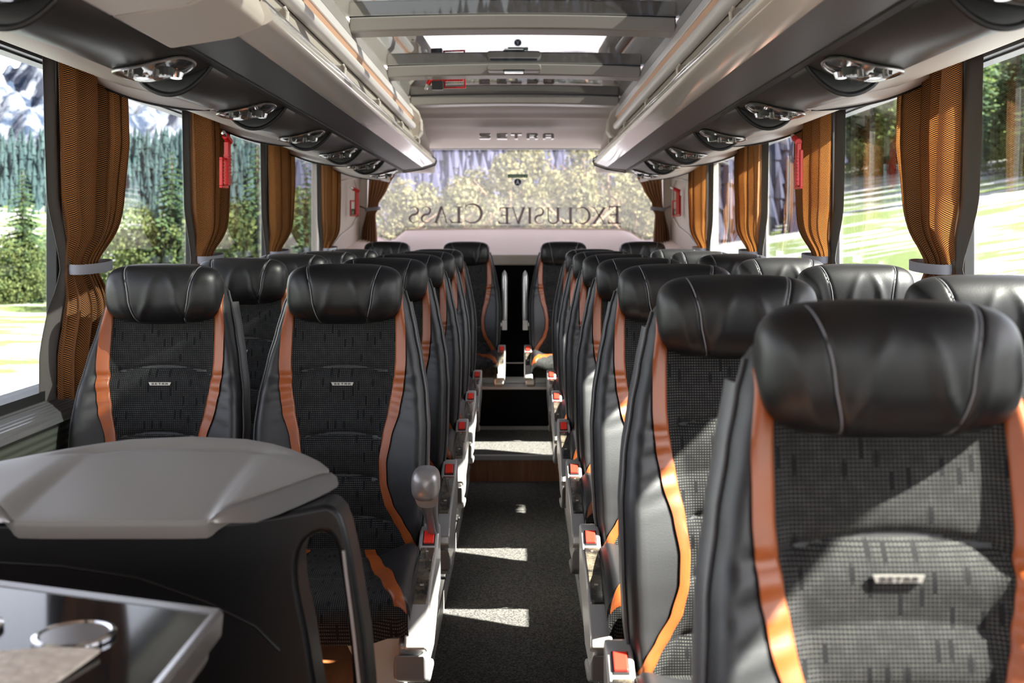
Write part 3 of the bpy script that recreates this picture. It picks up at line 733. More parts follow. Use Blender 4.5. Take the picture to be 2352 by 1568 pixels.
        # aisle-side lower shell and seat support
        pr = [(.02, .47), (-.10, .455), (-.30, .40), (-.40, .35), (-.38, .29), (-.30, .25), (-.12, .24), (.02, .30)]
        if armrest == 'up': pr = [(.02, .47), (-.10, .455), (-.30, .40), (-.40, .35), (-.38, .31), (-.30, .285), (-.12, .28), (.02, .30)]
        mk('lower_shell', G().prism(pr, 'x', s*.18, s*.236), 'silver', r, bevel=.012, seg=3)
        if armrest != 'up': mk('cap', G().prism([(-.41, .335), (-.39, .27), (-.30, .232), (-.20, .228), (-.20, .25), (-.31, .262), (-.37, .29)], 'x', s*.17, s*.242), 'silver_dark', r, bevel=.008)
        if armrest != 'up': mk('leg', G().loft([[(s*x, y, z) for x, y in ((a, b), (a, d), (c, d), (c, b))] for a, c, b, d, z in ((.05, .19, -.32, -.05, .34), (.085, .175, -.27, -.09, .24), (.10, .165, -.25, -.10, .05), (.08, .185, -.32, -.04, .006), (.08, .185, -.32, -.04, 0))]), 'plinth', r, bevel=.008)
        if armrest != 'up': mk('floor_track', G().box(s*.155, s*.18, -.40, .36, 0, .016), 'steel', r, bevel=.003)
    else:
        if con == 0 and armrest != 'rear': mk('leg', G().box(-.03, .03, -.28, -.05, 0, .34), 'plinth', r, bevel=.01)
    if armrest == 'down':
        s = con or 1
        pts = [(s*.226, .00, .475), (s*.230, -.10, .53), (s*.232, -.20, .592), (s*.231, -.28, .640)]
        g = G(); loops = []
        for i, (p, wd, ht) in enumerate(zip(pts, (.016, .014, .018, .026), (.022, .020, .026, .034))):
            loops.append([(p[0]+wd*sp(cos(a), .7), p[1]-.3*ht*sin(a), p[2]+ht*sp(sin(a), .7)) for a in [2*pi*k/20 for k in range(20)]])
        g.loft(loops); mk('armrest_stem', g, 'arm_satin', r)
        g = G(); loops = []
        for k in range(13):
            a = pi*k/12; q = math.sqrt(max(.0, 1-(cos(a))**4)); q = max(q, .05)
            loops.append([(s*.231+.031*q*sp(cos(b), .7), -.30-.045*cos(a)*-1, .668+.036*q*sp(sin(b), .7)) for b in [2*pi*j/24 for j in range(24)]])
        g.loft(loops); mk('armrest', g, 'arm_satin', r, label='rounded silver armrest')
    if armrest == 'up':
        s = con
        loops = []
        for k in range(21):
            t = k/20; z = .62+.34*t; e = (1-abs(2*t-1)**8)**.5; e = max(e, .12)
            loops.append([(s*.236+.018*e*cos(a), .02+.03*t+.026*e*sin(a), z) for a in [2*pi*j/16 for j in range(16)]])
        mk('armrest', G().loft(loops), 'silver', r, label='upright grey armrest')
        mk('armrest_bracket', G().box(s*.219, s*.252, -.01, .06, .595, .655), 'silver', r, bevel=.004)
        mk('armrest_pin', G().box(s*.19, s*.23, .01, .03, .618, .640), 'chrome', r)
    return r
protos = {}
def seat(key, x, y, z=POD, **kw):
    if key not in protos:
        k, c, a = key; o = make_seat('coach_seat', c, a); protos[key] = o
    else: o = copy_tree(protos[key])
    o.location = (x, y, z+H); tag(o, cat='seat', group='leather and fabric coach seats', **kw); return o
orl = ['first', 'second', 'third', 'fourth', 'fifth']
for i in range(5):
    y = 2.77+.79*i
    seat(('a', 1, 'down' if i == 0 else None), X(-1, .413), y, label='left aisle seat, %s row behind the grey topped partition%s' % (orl[i], ', with a silver armrest' if i == 0 else ', black with orange stripes'))
    seat(('w', 0, None), X(-1, .863), y, label='left window seat, %s row behind the grey topped partition, black with orange stripes' % orl[i])
orr = ['nearest', 'second', 'third', 'fourth', 'fifth', 'sixth', 'seventh']
for i in range(7):
    y = 1.19+.79*i
    st_ = seat(('a', -1, None), X(1, .413)+(.012 if i == 0 else 0), y, label='right aisle seat in the %s row from the camera, black leather with orange stripes' % orr[i])
    if i == 0: nearest = st_
    seat(('w', 0, None), X(1, .863), y, label='right window seat in the %s row from the camera, black headrest' % orr[i])
RZ = POD+.035
seat(('ra', 1, 'up'), XC-.30, 6.93, RZ, label='rear bench seat left of the aisle gap with an upright grey armrest')
seat(('ra', -1, 'up'), XC+.30, 6.93, RZ, label='rear bench seat right of the aisle gap with an upright grey armrest')
seat(('rw', 0, 'rear'), XC-.79, 6.93, RZ, label='rear corner seat at the left beside the rear curtain')
seat(('rw', 0, 'rear'), XC+.79, 6.93, RZ, label='rear corner seat at the right beside the rear curtain')
# grey armrest in the lower right corner, between the nearest seat and its neighbour
g = G(); loops = []
for k in range(17):
    t = k/16; e = max(.12, (1-abs(2*t-1)**6)**.5)
    loops.append([(.625+.030*e*cos(a), .70+.40*t, -.50-.10*(1-t)+.026*e*sin(a)) for a in [2*pi*j/18 for j in range(18)]])
g.loft(loops); 
ORG[nearest.name] = (X(1, .413)+.012, 1.19, POD)
ar = mk('armrest', g, 'silver_dark', nearest, label='grey armrest')
mk('armrest_post', G().tube([(.625, 1.08, -.52), (.625, 1.2, -.62)], .018, 10), 'silver_dark', ar)
# ================================================================ CURTAINS
def curtain(s, y0, zb, seed, name_label, folds=7):
    root = empty('window_curtain', (X(s, 1.12), y0+.2, -.42), label=name_label, cat='curtain', group='brown side window curtains')
    E0 = [(-.42, .0), (-.30, .0), (-.12, .075), (-.082, .09), (-.04, .075), (.10, .015), (.30, .0), (.47, -.01)]
    E1 = [(-.42, .17), (-.30, .20), (-.12, .275), (-.082, .27), (-.04, .29), (.10, .37), (.26, .42), (.36, .41), (.47, .38)]
    tie = -.082
    ph = rnd.random()*6
    def f(u, v):
        z = zb+(.47-zb)*v; a, b = ipl(z, E0), ipl(z, E1); cl = math.exp(-((z-tie)/.07)**2)
        uu = u+.018*sin(2*pi*u*3+seed)
        amp = (.036-.022*cl)*(.5+.5*sin(seed+7*u)**2)*ss(-.02, .10, u)*ss(1.02, .9, u); c = 2*pi*folds*(max(0, uu)**.9)+ph+.5*sin(6*v+seed)
        q = sin(c); q = sp(q, .7)
        x = 1.125-amp*q-.035*sin(pi*u)*(1-.4*cl)+.02*cl
        return (X(s, x), y0+a+(b-a)*u+.006*sin(2*c), z)
    g = G().grid(f, 160, 70)
    cl_ = mk('fabric', g, 'curtain', root, angle=80)
    me = cl_.data; uvl = me.uv_layers.new(name='UVMap'); W_ = .95
    for lp in me.loops:
        i = lp.vertex_index % 161; j = lp.vertex_index//161; uvl.data[lp.index].uv = (i/160*W_*.62, j/70)
    def ln(u, v):
        z = zb+(.47-zb)*v; a = ipl(z, E0); cl = math.exp(-((z-tie)/.07)**2)
        wl_ = (.018 if s < 0 else .055)+.03*ss(-.1, -.2, z); return (X(s, 1.158-.012*u+.006*sin(u*5)), y0+a-wl_*(1-.6*cl)*(1-u)+.01*u, z)
    mk('lining', G().slab(ln, 8, 30, (0, .003, 0)), 'lining', root)
    # tie band
    a, b = ipl(tie, E0), ipl(tie, E1); pts = []
    loops = []
    for k in range(33):
        t = 2*pi*k/32; cx, cy = X(s, 1.118), y0+(a+b)/2; rx, ry = .045, (b-a)/2+.008
        loops.append([(cx+s*rx*cos(t)+q*cos(t)*s, cy+ry*sin(t)+q*sin(t), tie+hz+.006*sin(t)) for q, hz in ((0, -.013), (.002, -.013), (.002, .013), (0, .013))])
    g = G().loft(loops, True, False); mk('tie_band', g, 'tie', root)
    return root
cn = ('first', 'second', 'third', 'fourth')
for s in (-1, 1):
    for i, y in enumerate((2.82, 3.98, 5.18, 6.62)):
        curtain(s, y, -.41, i*1.7+s, 'brown and orange dotted curtain tied back at the %s pillar on the %s side' % (cn[i], SIDE[s]))
# rear curtains
def rear_curtain(s):
    root = empty('rear_curtain', (X(s, 1.0), 7.9, -.06), label='plain brown curtain gathered by a grey tie at the %s of the rear window' % SIDE[s], cat='curtain', group='rear window curtains')
    O = [(-.20, 1.10), (.02, 1.075), (.15, 1.045), (.185, 1.035), (.22, 1.03), (.45, 1.02)]
    I = [(-.20, .955), (.0, .965), (.15, .975), (.185, .955), (.22, .955), (.32, .895), (.45, .83)]
    def f(u, v):
        z = -.20+.65*v; a, b = ipl(z, O), ipl(z, I); cl = math.exp(-((z-.185)/.05)**2)
        c = 2*pi*6*u+.4*sin(5*v); return (X(s, a+(b-a)*u), 7.86+(.022-.012*cl)*sin(c)+.03*v, z)
    mk('fabric', G().grid(f, 110, 40), 'curtain_plain', root, angle=80)
    loops = []
    for k in range(25):
        t = 2*pi*k/24
        loops.append([(X(s, .995)+.052*cos(t), 7.87+.035*sin(t), .185+hz-.006*cos(t)*s) for hz in (-.012, .012)]+[(X(s, .995)+.054*cos(t), 7.87+.037*sin(t), .185+hz-.006*cos(t)*s) for hz in (.012, -.012)])
    mk('tie_band', G().loft(loops, True, False), 'tie', root)
    mk('tie_hook', G().tube([(X(s, 1.045), 7.86, .19), (X(s, 1.085), 7.88, .205)], .006, 8), 'steel', root)
for s in (-1, 1): rear_curtain(s)
# ================================================================ HAMMERS
def hammer(loc, rot, label, mir=1, green=True):
    r = empty('emergency_hammer', (0, 0, 0), label=label, cat='emergency hammer', group='red emergency hammers')
    # local: x across, z up, y out of the wall (toward -y)
    m = mir
    g = G(); q = [(.012, -.10), (.045, -.10), (.045, .035), (.012, .035)]
    hd = mk('handle', G().box(m*.004, m*.030, -.022, -.004, -.095, .06), 'red', r, bevel=.003)
    g = G()
    for k in range(9): g.box(m*.003, m*.031, -.024, -.003, -.088+k*.012, -.083+k*.012)
    mk('grip_ribs', g, 'red', hd, bevel=.001)
    fr = G().box(m*-.030, m*-.022, -.012, 0, -.098, -.005).box(m*-.030, m*.034, -.012, 0, -.106, -.098).box(m*-.030, m*.006, -.012, 0, -.006, .003).box(m*.028, m*.036, -.012, 0, -.1, .035)
    mk('holder', fr, 'red', r, bevel=.002)
    if green:
        lb = mk('label_plate', G().box(m*-.022, m*.006, -.004, -.001, -.096, -.055), 'green', r)
        mk('label_figure', G().box(m*-.012, m*-.004, -.0055, -.0035, -.09, -.072).box(m*-.016, m*0, -.0055, -.0035, -.076, -.073).box(m*-.010, m*-.006, -.0055, -.0035, -.07, -.065), 'white', lb)
    g = G().tube([(m*.030, -.016, .062), (m*-.012, -.016, .080)], [.013, .012], 12); mk('head', g, 'red', r)
    g = G().tube([(m*-.012, -.016, .080), (m*-.034, -.016, .090), (m*-.038, -.016, .092)], [.0085, .0085, .003], 12); mk('metal_tip', g, 'chrome', r)
    r.location = (loc[0], loc[1], loc[2]+H); r.rotation_euler = rot; return r
a = math.atan2(.105, .94)
hammer((X(-1, 1.085), 7.58, .235), (0, 0, .6), 'red emergency hammer on the left rear corner panel beside the rear window', -1 if False else 1)
hammer((X(1, 1.085), 7.58, .235), (0, 0, -.6), 'red emergency hammer on the right rear corner panel beside the rear window', 1)
hammer((X(-1, 1.035), 4.02, .275), (0, 0, pi/2-.10), 'red emergency hammer hanging at the second curtain on the left', 1, False)
hammer((X(1, 1.045), 4.10, .275), (0, 0, -pi/2+.10), 'red emergency hammer partly hidden in the second curtain on the right', 1, False)
h5 = hammer((XC-.345, 5.58, .757), (0, pi/2, 0), 'red emergency hammer in a dark grey holder under the roof glass', 1, False)
mk('grey_holder', G().box(-.035, .01, -.035, 0, -.035-.055, .02-.055), 'cover', h5, bevel=.004)
# fix orientation of the roof hammer: handle points right
h5.rotation_euler = (0, -pi/2, 0)
for ch in h5.children:
    if ch.name.startswith('grey_holder'):
        for v in ch.data.vertices: v.co.z += .095; v.co.x += -.004
# ================================================================ REAR WRITING
S8 = 8.07
def px(u, v, d): return ((u-1190)*d/F, (541-v)*d/F)
# serif letters for the rear window
def stroke(pts, wds):
    n = len(pts); Lh, Rh = [], []
    for i in range(n):
        a = Vector(pts[max(i-1, 0)]); b = Vector(pts[min(i+1, n-1)]); d = (b-a).normalized(); nr = Vector((-d.y, d.x))
        wv = wds[i] if isinstance(wds, (list, tuple)) else wds
        p = Vector(pts[i]); Lh.append(p+nr*wv/2); Rh.append(p-nr*wv/2)
    return [[tuple(Lh[i]), tuple(Lh[i+1]), tuple(Rh[i+1]), tuple(Rh[i])] for i in range(n-1)]
def rect(x0, x1, y0, y1): return [[(x0, y0), (x1, y0), (x1, y1), (x0, y1)]]
T, t_ = .14, .06
def arcp(cx, cy, rx, ry, a0, a1, n=24): return [(cx+rx*cos(radians(a0+(a1-a0)*i/n)), cy+ry*sin(radians(a0+(a1-a0)*i/n))) for i in range(n+1)]
def glyph(c):
    if c == 'I': return rect(.16, .16+T, 0, 1)+rect(.05, .38, 0, .03)+rect(.05, .38, .97, 1), .43
    if c == 'E': return rect(.14, .14+T, 0, 1)+rect(.03, .62, .93, 1)+rect(.03, .66, 0, .07)+rect(.2, .52, .485, .55)+[[(.62, 1), (.62, .80), (.60, .80), (.55, .96)]]+[[(.70, .24), (.66, 0), (.55, .03), (.68, .24)]]+rect(.50, .525, .41, .63), .74
    if c == 'L': return rect(.14, .14+T, 0, 1)+rect(.03, .36, .96, 1)+rect(.03, .62, 0, .07)+[[(.68, .26), (.62, 0), (.5, .03), (.66, .26)]], .70
    if c == 'X': return stroke([(.10, 1), (.70, 0)], T)+stroke([(.68, 1), (.10, 0)], t_)+rect(-.02, .28, .97, 1)+rect(.52, .80, .97, 1)+rect(-.01, .25, 0, .03)+rect(.54, .86, 0, .03), .84
    if c == 'V': return stroke([(.12, 1), (.42, 0)], T)+stroke([(.72, 1), (.42, 0)], t_)+rect(0, .28, .97, 1)+rect(.58, .84, .97, 1), .82
    if c == 'A': return stroke([(.12, 0), (.40, 1)], t_)+stroke([(.40, 1), (.70, 0)], T)+rect(.2, .6, .34, .375)+rect(0, .24, 0, .03)+rect(.56, .86, 0, .03), .86
    if c == 'U': return rect(.12, .12+T, .3, 1)+rect(.68, .68+t_, .3, 1)+rect(.02, .35, .97, 1)+rect(.58, .82, .97, 1)+stroke(arcp(.44, .32, .265, .30, 180, 360), [T*.9-(T*.9-t_)*i/24 for i in range(25)]), .86
    if c == 'C':
        n = 30; return stroke(arcp(.50, .5, .42, .49, 48, 312, n), [.035+.095*sin(pi*i/n)**1.2 for i in range(n+1)])+rect(.775, .80, .70, 1.0)+rect(.78, .80, .06, .2), .90
    if c == 'S':
        p = arcp(.32, .745, .20, .23, 30, 265, 18)+arcp(.33, .265, .225, .245, 90, -150, 18)[1:]
        n = len(p)-1; return stroke(p, [.035+.09*sin(pi*i/n)**2.2 for i in range(n+1)])+rect(.50, .525, .74, .98)+rect(.085, .11, .02, .27), .62
    return [], .35
lw = empty('window_lettering', (XC, 8.0, .08), label='large mirrored serif lettering EXCLUSIVE CLASS on the rear window', cat='lettering')
def word(txt, u_right, u_left, vbase, hbig, hsm):
    total = sum(glyph(c)[1]*(hbig if i == 0 else hsm) for i, c in enumerate(txt)); sc = abs(u_right-u_left)/total; x = 0
    for i, c in enumerate(txt):
        hh = hbig if i == 0 else hsm; polys, wd = glyph(c); g = G()
        for q in polys:
            pp = []
            for a_, b_ in q:
                X_, Z_ = px(u_right-(x+a_*hh*1.0)*sc, vbase-b_*hh, S8); pp.append((X_, Z_))
            g.prism(pp, 'y', S8, S8+.0012)
        mk('letter', g, 'letter', lw, flat=True); x += wd*hh
word('EXCLUSIVE', 1427, 1142, 514, 41, 38)
word('CLASS', 1110, 938, 512, 44, 38)
# exit sign and belt sign
sg = empty('exit_sticker', (0, 8.0, .37), label='small green Nooduitgang exit sticker on the rear window', cat='sticker')
(x0, z0), (x1, z1) = px(1167, 408, S8), px(1212, 400, S8)
mk('panel', G().box(x0, x1, S8-.001, S8, z0, z1), 'green', sg)
def text(body, size, loc, mat, parent, ext=.0004):
    cu = bpy.data.curves.new('txt', 'FONT'); cu.body = body; cu.size = size; cu.align_x = 'CENTER'; cu.align_y = 'CENTER'; cu.extrude = ext
    o = bpy.data.objects.new('txt', cu); COL.objects.link(o); dg = bpy.context.evaluated_depsgraph_get(); me = bpy.data.meshes.new_from_object(o.evaluated_get(dg))
    bpy.data.objects.remove(o); g = G(); g.v = [(v.co.x+loc[0], loc[1]-v.co.z, v.co.y+loc[2]) for v in me.vertices]; g.f = [tuple(p.vertices) for p in me.polygons]
    return mk('text', g, mat, parent, flat=True)
text('Nooduitgang', .020, ((x0+x1)/2-.008, S8-.002, (z0+z1)/2), 'white', sg)
mk('pictogram', G().prism([(x1-.022, z0+.006), (x1-.012, z0+.018), (x1-.006, z0+.006), (x1-.010, z0+.006), (x1-.014, z0+.012), (x1-.018, z0+.004)], 'y', S8-.0022, S8-.001), 'white', sg)
bs = empty('seat_belt_sticker', (0, 8.0, .36), label='round blue seat belt sticker under the green exit sticker', cat='sticker')
cx, cz = px(1189, 418, S8)
mk('disc', G().prism([(cx+.0255*cos(2*pi*k/32), cz+.0255*sin(2*pi*k/32)) for k in range(32)], 'y', S8-.001, S8), 'blue', bs)
mk('figure', G().prism([(cx+.004*cos(2*pi*k/12), cz+.012+.0045*sin(2*pi*k/12)) for k in range(12)], 'y', S8-.0022, S8-.001).prism([(cx-.006, cz+.007), (cx+.006, cz+.007), (cx+.007, cz-.006), (cx+.014, cz-.013), (cx+.011, cz-.015), (cx, cz-.007), (cx-.011, cz-.015), (cx-.014, cz-.013), (cx-.007, cz-.006)], 'y', S8-.0022, S8-.001), 'white', bs)
# SETRA on the dome
st = empty('dome_lettering', (XC, 7.5, .66), label='wide spaced metallic SETRA lettering on the beige dome above the rear window', cat='lettering')
ds = 7.42; starts = [1101, 1141, 1173, 1210, 1247]
for u0, pl in zip(starts, setra_polys()):
    g = G()
    for q in pl: g.prism([px(u0+a*15.0, 318-b*12.5, ds) for a, b in q], 'y', ds, ds+.10)
    mk('letter', g, 'logo', st, bevel=.002)
# ================================================================ FOREGROUND PARTITION, TABLE
pt = empty('partition', (XC-.58, 1.75, -1.2), label='black partition with a grey rounded top and silver corner strip at the front left', cat='partition')
PXC = -.600
# cap: measured front and back edges, mirrored about the middle of the partition
PXC = -.579
FR = [(0, 1.60, -.403), (.10, 1.60, -.403), (.138, 1.60, -.402), (.150, 1.607, -.391), (.168, 1.622, -.383), (.21, 1.665, -.3765), (.25, 1.71, -.369), (.275, 1.742, -.365), (.283, 1.752, -.3645)]
BK = [(0, 2.0, -.3560), (.10, 1.985, -.358), (.15, 1.96, -.361), (.19, 1.92, -.3625), (.23, 1.865, -.3635), (.26, 1.815, -.3640), (.275, 1.78, -.3642), (.283, 1.762, -.3645)]
def tab3(T, x):
    for (a, ya, za), (b, yb, zb) in zip(T, T[1:]):
        if x <= b: t = (x-a)/(b-a); return ya+(yb-ya)*t, za+(zb-za)*t
    return T[-1][1:]
def cap(u, v):
    a = -1+2*u; e = abs(a)*.283
    yf_, zf = tab3(FR, e); yb_, zb = tab3(BK, e)
    if v < .06: return (PXC+a*.283, yf_-.001+.002*v, zf-.010*(1-v/.06)+.0)
    t = (v-.06)/.94; z = zf+(zb-zf)*(t**.85)+.0035*sin(pi*t)*(1-(abs(a)**6)) - (.007*math.exp(-((t-.86)/.05)**2))*(1-ss(.45, .75, abs(a)))
    return (PXC+a*.283, yf_+.003*(1-t)+(yb_-yf_)*t, z)
mk('top_cap', G().slab(cap, 80, 60, (0, .012, -.020)), 'greycap', pt, angle=50)
def strip(sg):
    T = [(.1390, 1.597, -.4035), (.150, 1.603, -.3925), (.168, 1.618, -.3845), (.21, 1.661, -.378), (.25, 1.706, -.3705), (.275, 1.738, -.3665), (.290, 1.745, -.3665), (.300, 1.735, -.371), (.3045, 1.722, -.378)]
    B = [(.1400, 1.594, -.4055), (.160, 1.594, -.4060), (.185, 1.594, -.4060), (.208, 1.596, -.4055), (.235, 1.620, -.4005), (.262, 1.655, -.3945), (.280, 1.680, -.390), (.293, 1.700, -.3865), (.304, 1.716, -.382)]
    loops = []
    for (a, b, c), (d, e, f) in zip(T, B):
        m_ = ((a+d)/2, (b+e)/2-.004, (c+f)/2-.001)
        loops.append([(PXC+sg*x, y, z) for x, y, z in ((a-.001, b+.004, c-.002), (a, b, c), (a*.8+d*.2, b*.8+e*.2-.004, c*.8+f*.2+.0005), m_, (d, e, f), (d-.002, e+.012, f-.002))])
    return G().loft(loops)
g = G()
body = [(-.98, -1.21), (-.98, -.44), (-.90, -.42), (-.80, -.415), (-.45, -.414), (-.40, -.410), (-.36, -.404), (-.32, -.397), (-.29, -.391), (-.2765, -.388), (-.266, -.394), (-.2564, -.405), (-.249, -.425), (-.2423, -.4545), (-.236, -.486), (-.231, -.5186), (-.221, -.583), (-.214, -.658), (-.205, -.80), (-.20, -1.0), (-.20, -1.21),
        (-.226, -1.21), (-.228, -.80), (-.2385, -.658), (-.2425, -.60), (-.2468, -.55), (-.2564, -.4865), (-.262, -.455), (-.269, -.438), (-.276, -.4305), (-.285, -.4295), (-.295, -.4325), (-.3045, -.439), (-.311, -.447), (-.316, -.4577), (-.319, -.47), (-.3195, -.4865), (-.318, -.508), (-.314, -.531), (-.3045, -.576), (-.2917, -.658), (-.27, -.80), (-.25, -1.0), (-.25, -1.21)]
g.prism(body, 'y', 1.63, 1.71)
bd_ = mk('body', g, 'blackshell', pt, bevel=.012, seg=3)
g = G(); loops = []
for x, z in ((-.2525, -.4545), (-.2485, -.49), (-.243, -.53), (-.237, -.58), (-.2285, -.66), (-.219, -.80)):
    loops.append([(x-.0015, 1.625, z), (x+.0025, 1.625, z), (x+.0025, 1.638, z), (x-.0015, 1.638, z)])
g.loft(loops); mk('handle_strip', g, 'silver_dark', pt)
for sg_ in (1, -1):
    mk('corner_strip', strip(sg_), 'strip_silver', pt, angle=50, label='satin silver corner strip')
# curved groove on the body front
mk('panel_ridge', G().tube([(x, 1.631, z) for x, z in ((-.93, -.468), (-.80, -.47), (-.66, -.478), (-.55, -.495), (-.45, -.53), (-.38, -.565), (-.345, -.60))], .0025, 6), 'blackshell', pt)
# table
tb = empty('side_table', (-.5, 1.25, -1.2), label='glossy black table with metal rim and cup holders in the lower left corner', cat='table')
tp = [(-.346, 1.30), (-.70, 1.425), (-1.02, 1.533), (-1.02, .80), (-.346, .80)]
mk('table_top', G().prism([(x+.006*(1 if x < -.5 else -1), y-.004) for x, y in tp], 'z', -.455, -.434), 'tablegloss', tb, bevel=.002)
rim = [(-.346, .80), (-.346, 1.30), (-.70, 1.425), (-1.02, 1.533)]
g = G(); loops = []
for i, p in enumerate(rim):
    ins = [(.006, .0), (.006, .004), (.0, .008), (.0, .008)][i]
    loops.append([(p[0]+.003, p[1]+.003, -.462), (p[0]+.005, p[1]+.004, -.436), (p[0]+.001, p[1]+.001, -.430), (p[0]-.007, p[1]-.006, -.433), (p[0]-.004, p[1]-.004, -.462)])
g.loft(loops); mk('rim', g, 'steel', tb, angle=30)
g = G().prism([(-.352, .80), (-.352, 1.29), (-.40, 1.24), (-.40, .80)], 'z', -.49, -.455); mk('under_edge', g, 'satin', tb, bevel=.01)
mk('support', G().box(-.72, -.37, .9, 1.17, -1.21, -.47), 'greycap', tb, bevel=.01)
for k, (hx, hy) in enumerate(((-.478, 1.215), (-.610, 1.235))):
    g = G(); R_ = .040; loops = []
    for rr, zz in ((R_-.004, -.434), (R_+.003, -.432), (R_+.003, -.4285), (R_-.002, -.427), (R_-.005, -.431), (R_-.006, -.47), (R_-.006, -.4335)):
        loops.append([(hx+rr*cos(2*pi*j/40), hy+rr*sin(2*pi*j/40), zz) for j in range(40)])
    cup = mk('cup_holder', G().loft(loops[:5], True, False), 'chrome', tb)
    mk('cup_well', G().loft([[(hx+(R_-.005)*cos(2*pi*j/40), hy+(R_-.005)*sin(2*pi*j/40), zz) for j in range(40)] for zz in (-.4285, -.4338)], True, True), 'steel', cup)
def nap(u, v):
    x = -.75+.318*u; y = 1.165-.02*(1-u)-.34*v
    x += -.065*v*u
    return (x, y, -.428+.003*sin(9*u)+.002*sin(7*v+u*3))
mk('napkin', G().slab(nap, 24, 20, (0, 0, -.004)), 'napkin', label='beige textured cloth napkin lying on the glossy table beside the cup holders', cat='napkin')
# ================================================================ OUTSIDE
def gz(x, y):
    z = -2.6
    if x > 2: z += .16*(x-2)*ss(2, 7, x)
    if x < -22: z += (-22-x)*.05
    if y > 45: z += (y-45)*.05
    return z+.12*sin(x*.31)*cos(y*.23)
g = G()
xs_ = [-160, -120, -90, -70, -55, -45, -38, -32, -27, -23, -20, -17, -14, -11, -8, -5, -2, 0, 2, 4, 6, 8, 10, 12, 15, 18, 22, 28, 36, 50, 70, 90, 120]
ys_ = [-30, -20, -10, -5, 0, 5, 10, 14, 18, 22, 26, 30, 35, 40, 46, 52, 60, 70, 85, 100, 130, 170]
g.v = [(x, y, gz(x, y)) for y in ys_ for x in xs_]; nx = len(xs_)
g.f = [(j*nx+i, j*nx+i+1, (j+1)*nx+i+1, (j+1)*nx+i) for j in range(len(ys_)-1) for i in range(nx-1)]
mk('ground', g, 'ground', kind='structure', angle=80, label='meadow of green grass and melting snow around the bus')
# mountain
def mtn(u, v):
    az = -.62+.50*u; d = 520+420*v
    pk = ipl(az, [(-.62, .150), (-.50, .165), (-.455, .152), (-.42, .166), (-.38, .150), (-.34, .130), (-.30, .105), (-.25, .080), (-.20, .065), (-.12, .05)])
    h = pk*d*(ss(-.1, .95, v))
    h += 9*sin(az*60+v*7)*v+6*sin(az*133+v*17)*v+4*sin(az*260-v*31)*v+rnd.uniform(-3, 3)*v
    return (d*az, d, h-14*(1-v)-2)
mk('mountain', G().grid(mtn, 150, 60), 'rock', kind='structure', angle=80, label='snow covered mountain beyond the left windows')
# forest masses: hillside + many simple trees in one object
def forest(name, spots, mat, label):
    g = G()
    for (x, y, z, h) in spots:
        r = h*.17*rnd.uniform(.8, 1.2); a0 = rnd.random()*6; prev = None
        for k in range(4):
            z0 = z+h*(.08+.22*k); r0 = r*(1-.22*k); z1 = z0+h*(.34 if k < 3 else .27)
            v = [(x+r0*cos(a0+2*pi*j/6)*rnd.uniform(.8, 1.15), y+r0*sin(a0+2*pi*j/6), z0+rnd.uniform(-.02, .02)*h) for j in range(6)]+[(x, y, z1)]
            g.add(v, [(j, (j+1) % 6, 6) for j in range(6)]+[tuple(range(5, -1, -1))])
    return mk(name, g, mat, kind='stuff', label=label, cat='forest', flat=True)
def hill(name, az0, az1, d0, d1, tab, mat, label):
    def f(u, v):
        az = az0+(az1-az0)*u; d = d0+(d1-d0)*v; return (d*az, d, -3+(ipl(az, tab)*d1+3)*ss(0, 1.0, v)+rnd.uniform(-.3, .3))
    return mk(name, G().grid(f, 40, 16), mat, kind='structure', angle=80, label=label), f
TL = [(-.62, .055), (-.45, .062), (-.38, .060), (-.30, .066), (-.24, .07), (-.15, .07)]
hl, hf = hill('hillside_left', -.62, -.15, 110, 170, TL, 'forest', 'forested slope at the foot of the mountain')
sp_ = []
for k in range(1500):
    u, v = rnd.random(), rnd.random(); p = hf(u, v); sp_.append((p[0], p[1], p[2], rnd.uniform(3.5, 6)))
forest('forest_left', sp_, 'forest', 'dense dark conifer forest below the snowy mountain, seen through the left windows')
TR = [(-.2, .10), (-.1, .13), (0, .16), (.1, .18), (.2, .22), (.3, .24)]
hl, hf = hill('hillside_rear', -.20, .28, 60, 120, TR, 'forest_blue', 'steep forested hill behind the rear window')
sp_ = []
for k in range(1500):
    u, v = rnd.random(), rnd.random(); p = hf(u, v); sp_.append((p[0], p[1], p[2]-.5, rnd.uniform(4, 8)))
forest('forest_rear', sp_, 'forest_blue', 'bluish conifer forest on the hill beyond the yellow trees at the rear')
TQ = [(.18, .15), (.46, .20), (.8, .24)]
hl, hf = hill('hillside_right', .18, .75, 152, 190, TQ, 'needle', 'dark wooded slope beyond the right windows')
sp_ = []
for k in range(500):
    u, v = rnd.random(), rnd.random(); p = hf(u, v); sp_.append((p[0], p[1], p[2]-.5, rnd.uniform(4, 8)))
forest('forest_right', sp_, 'needle', 'dark conifer forest high on the right hand slope')
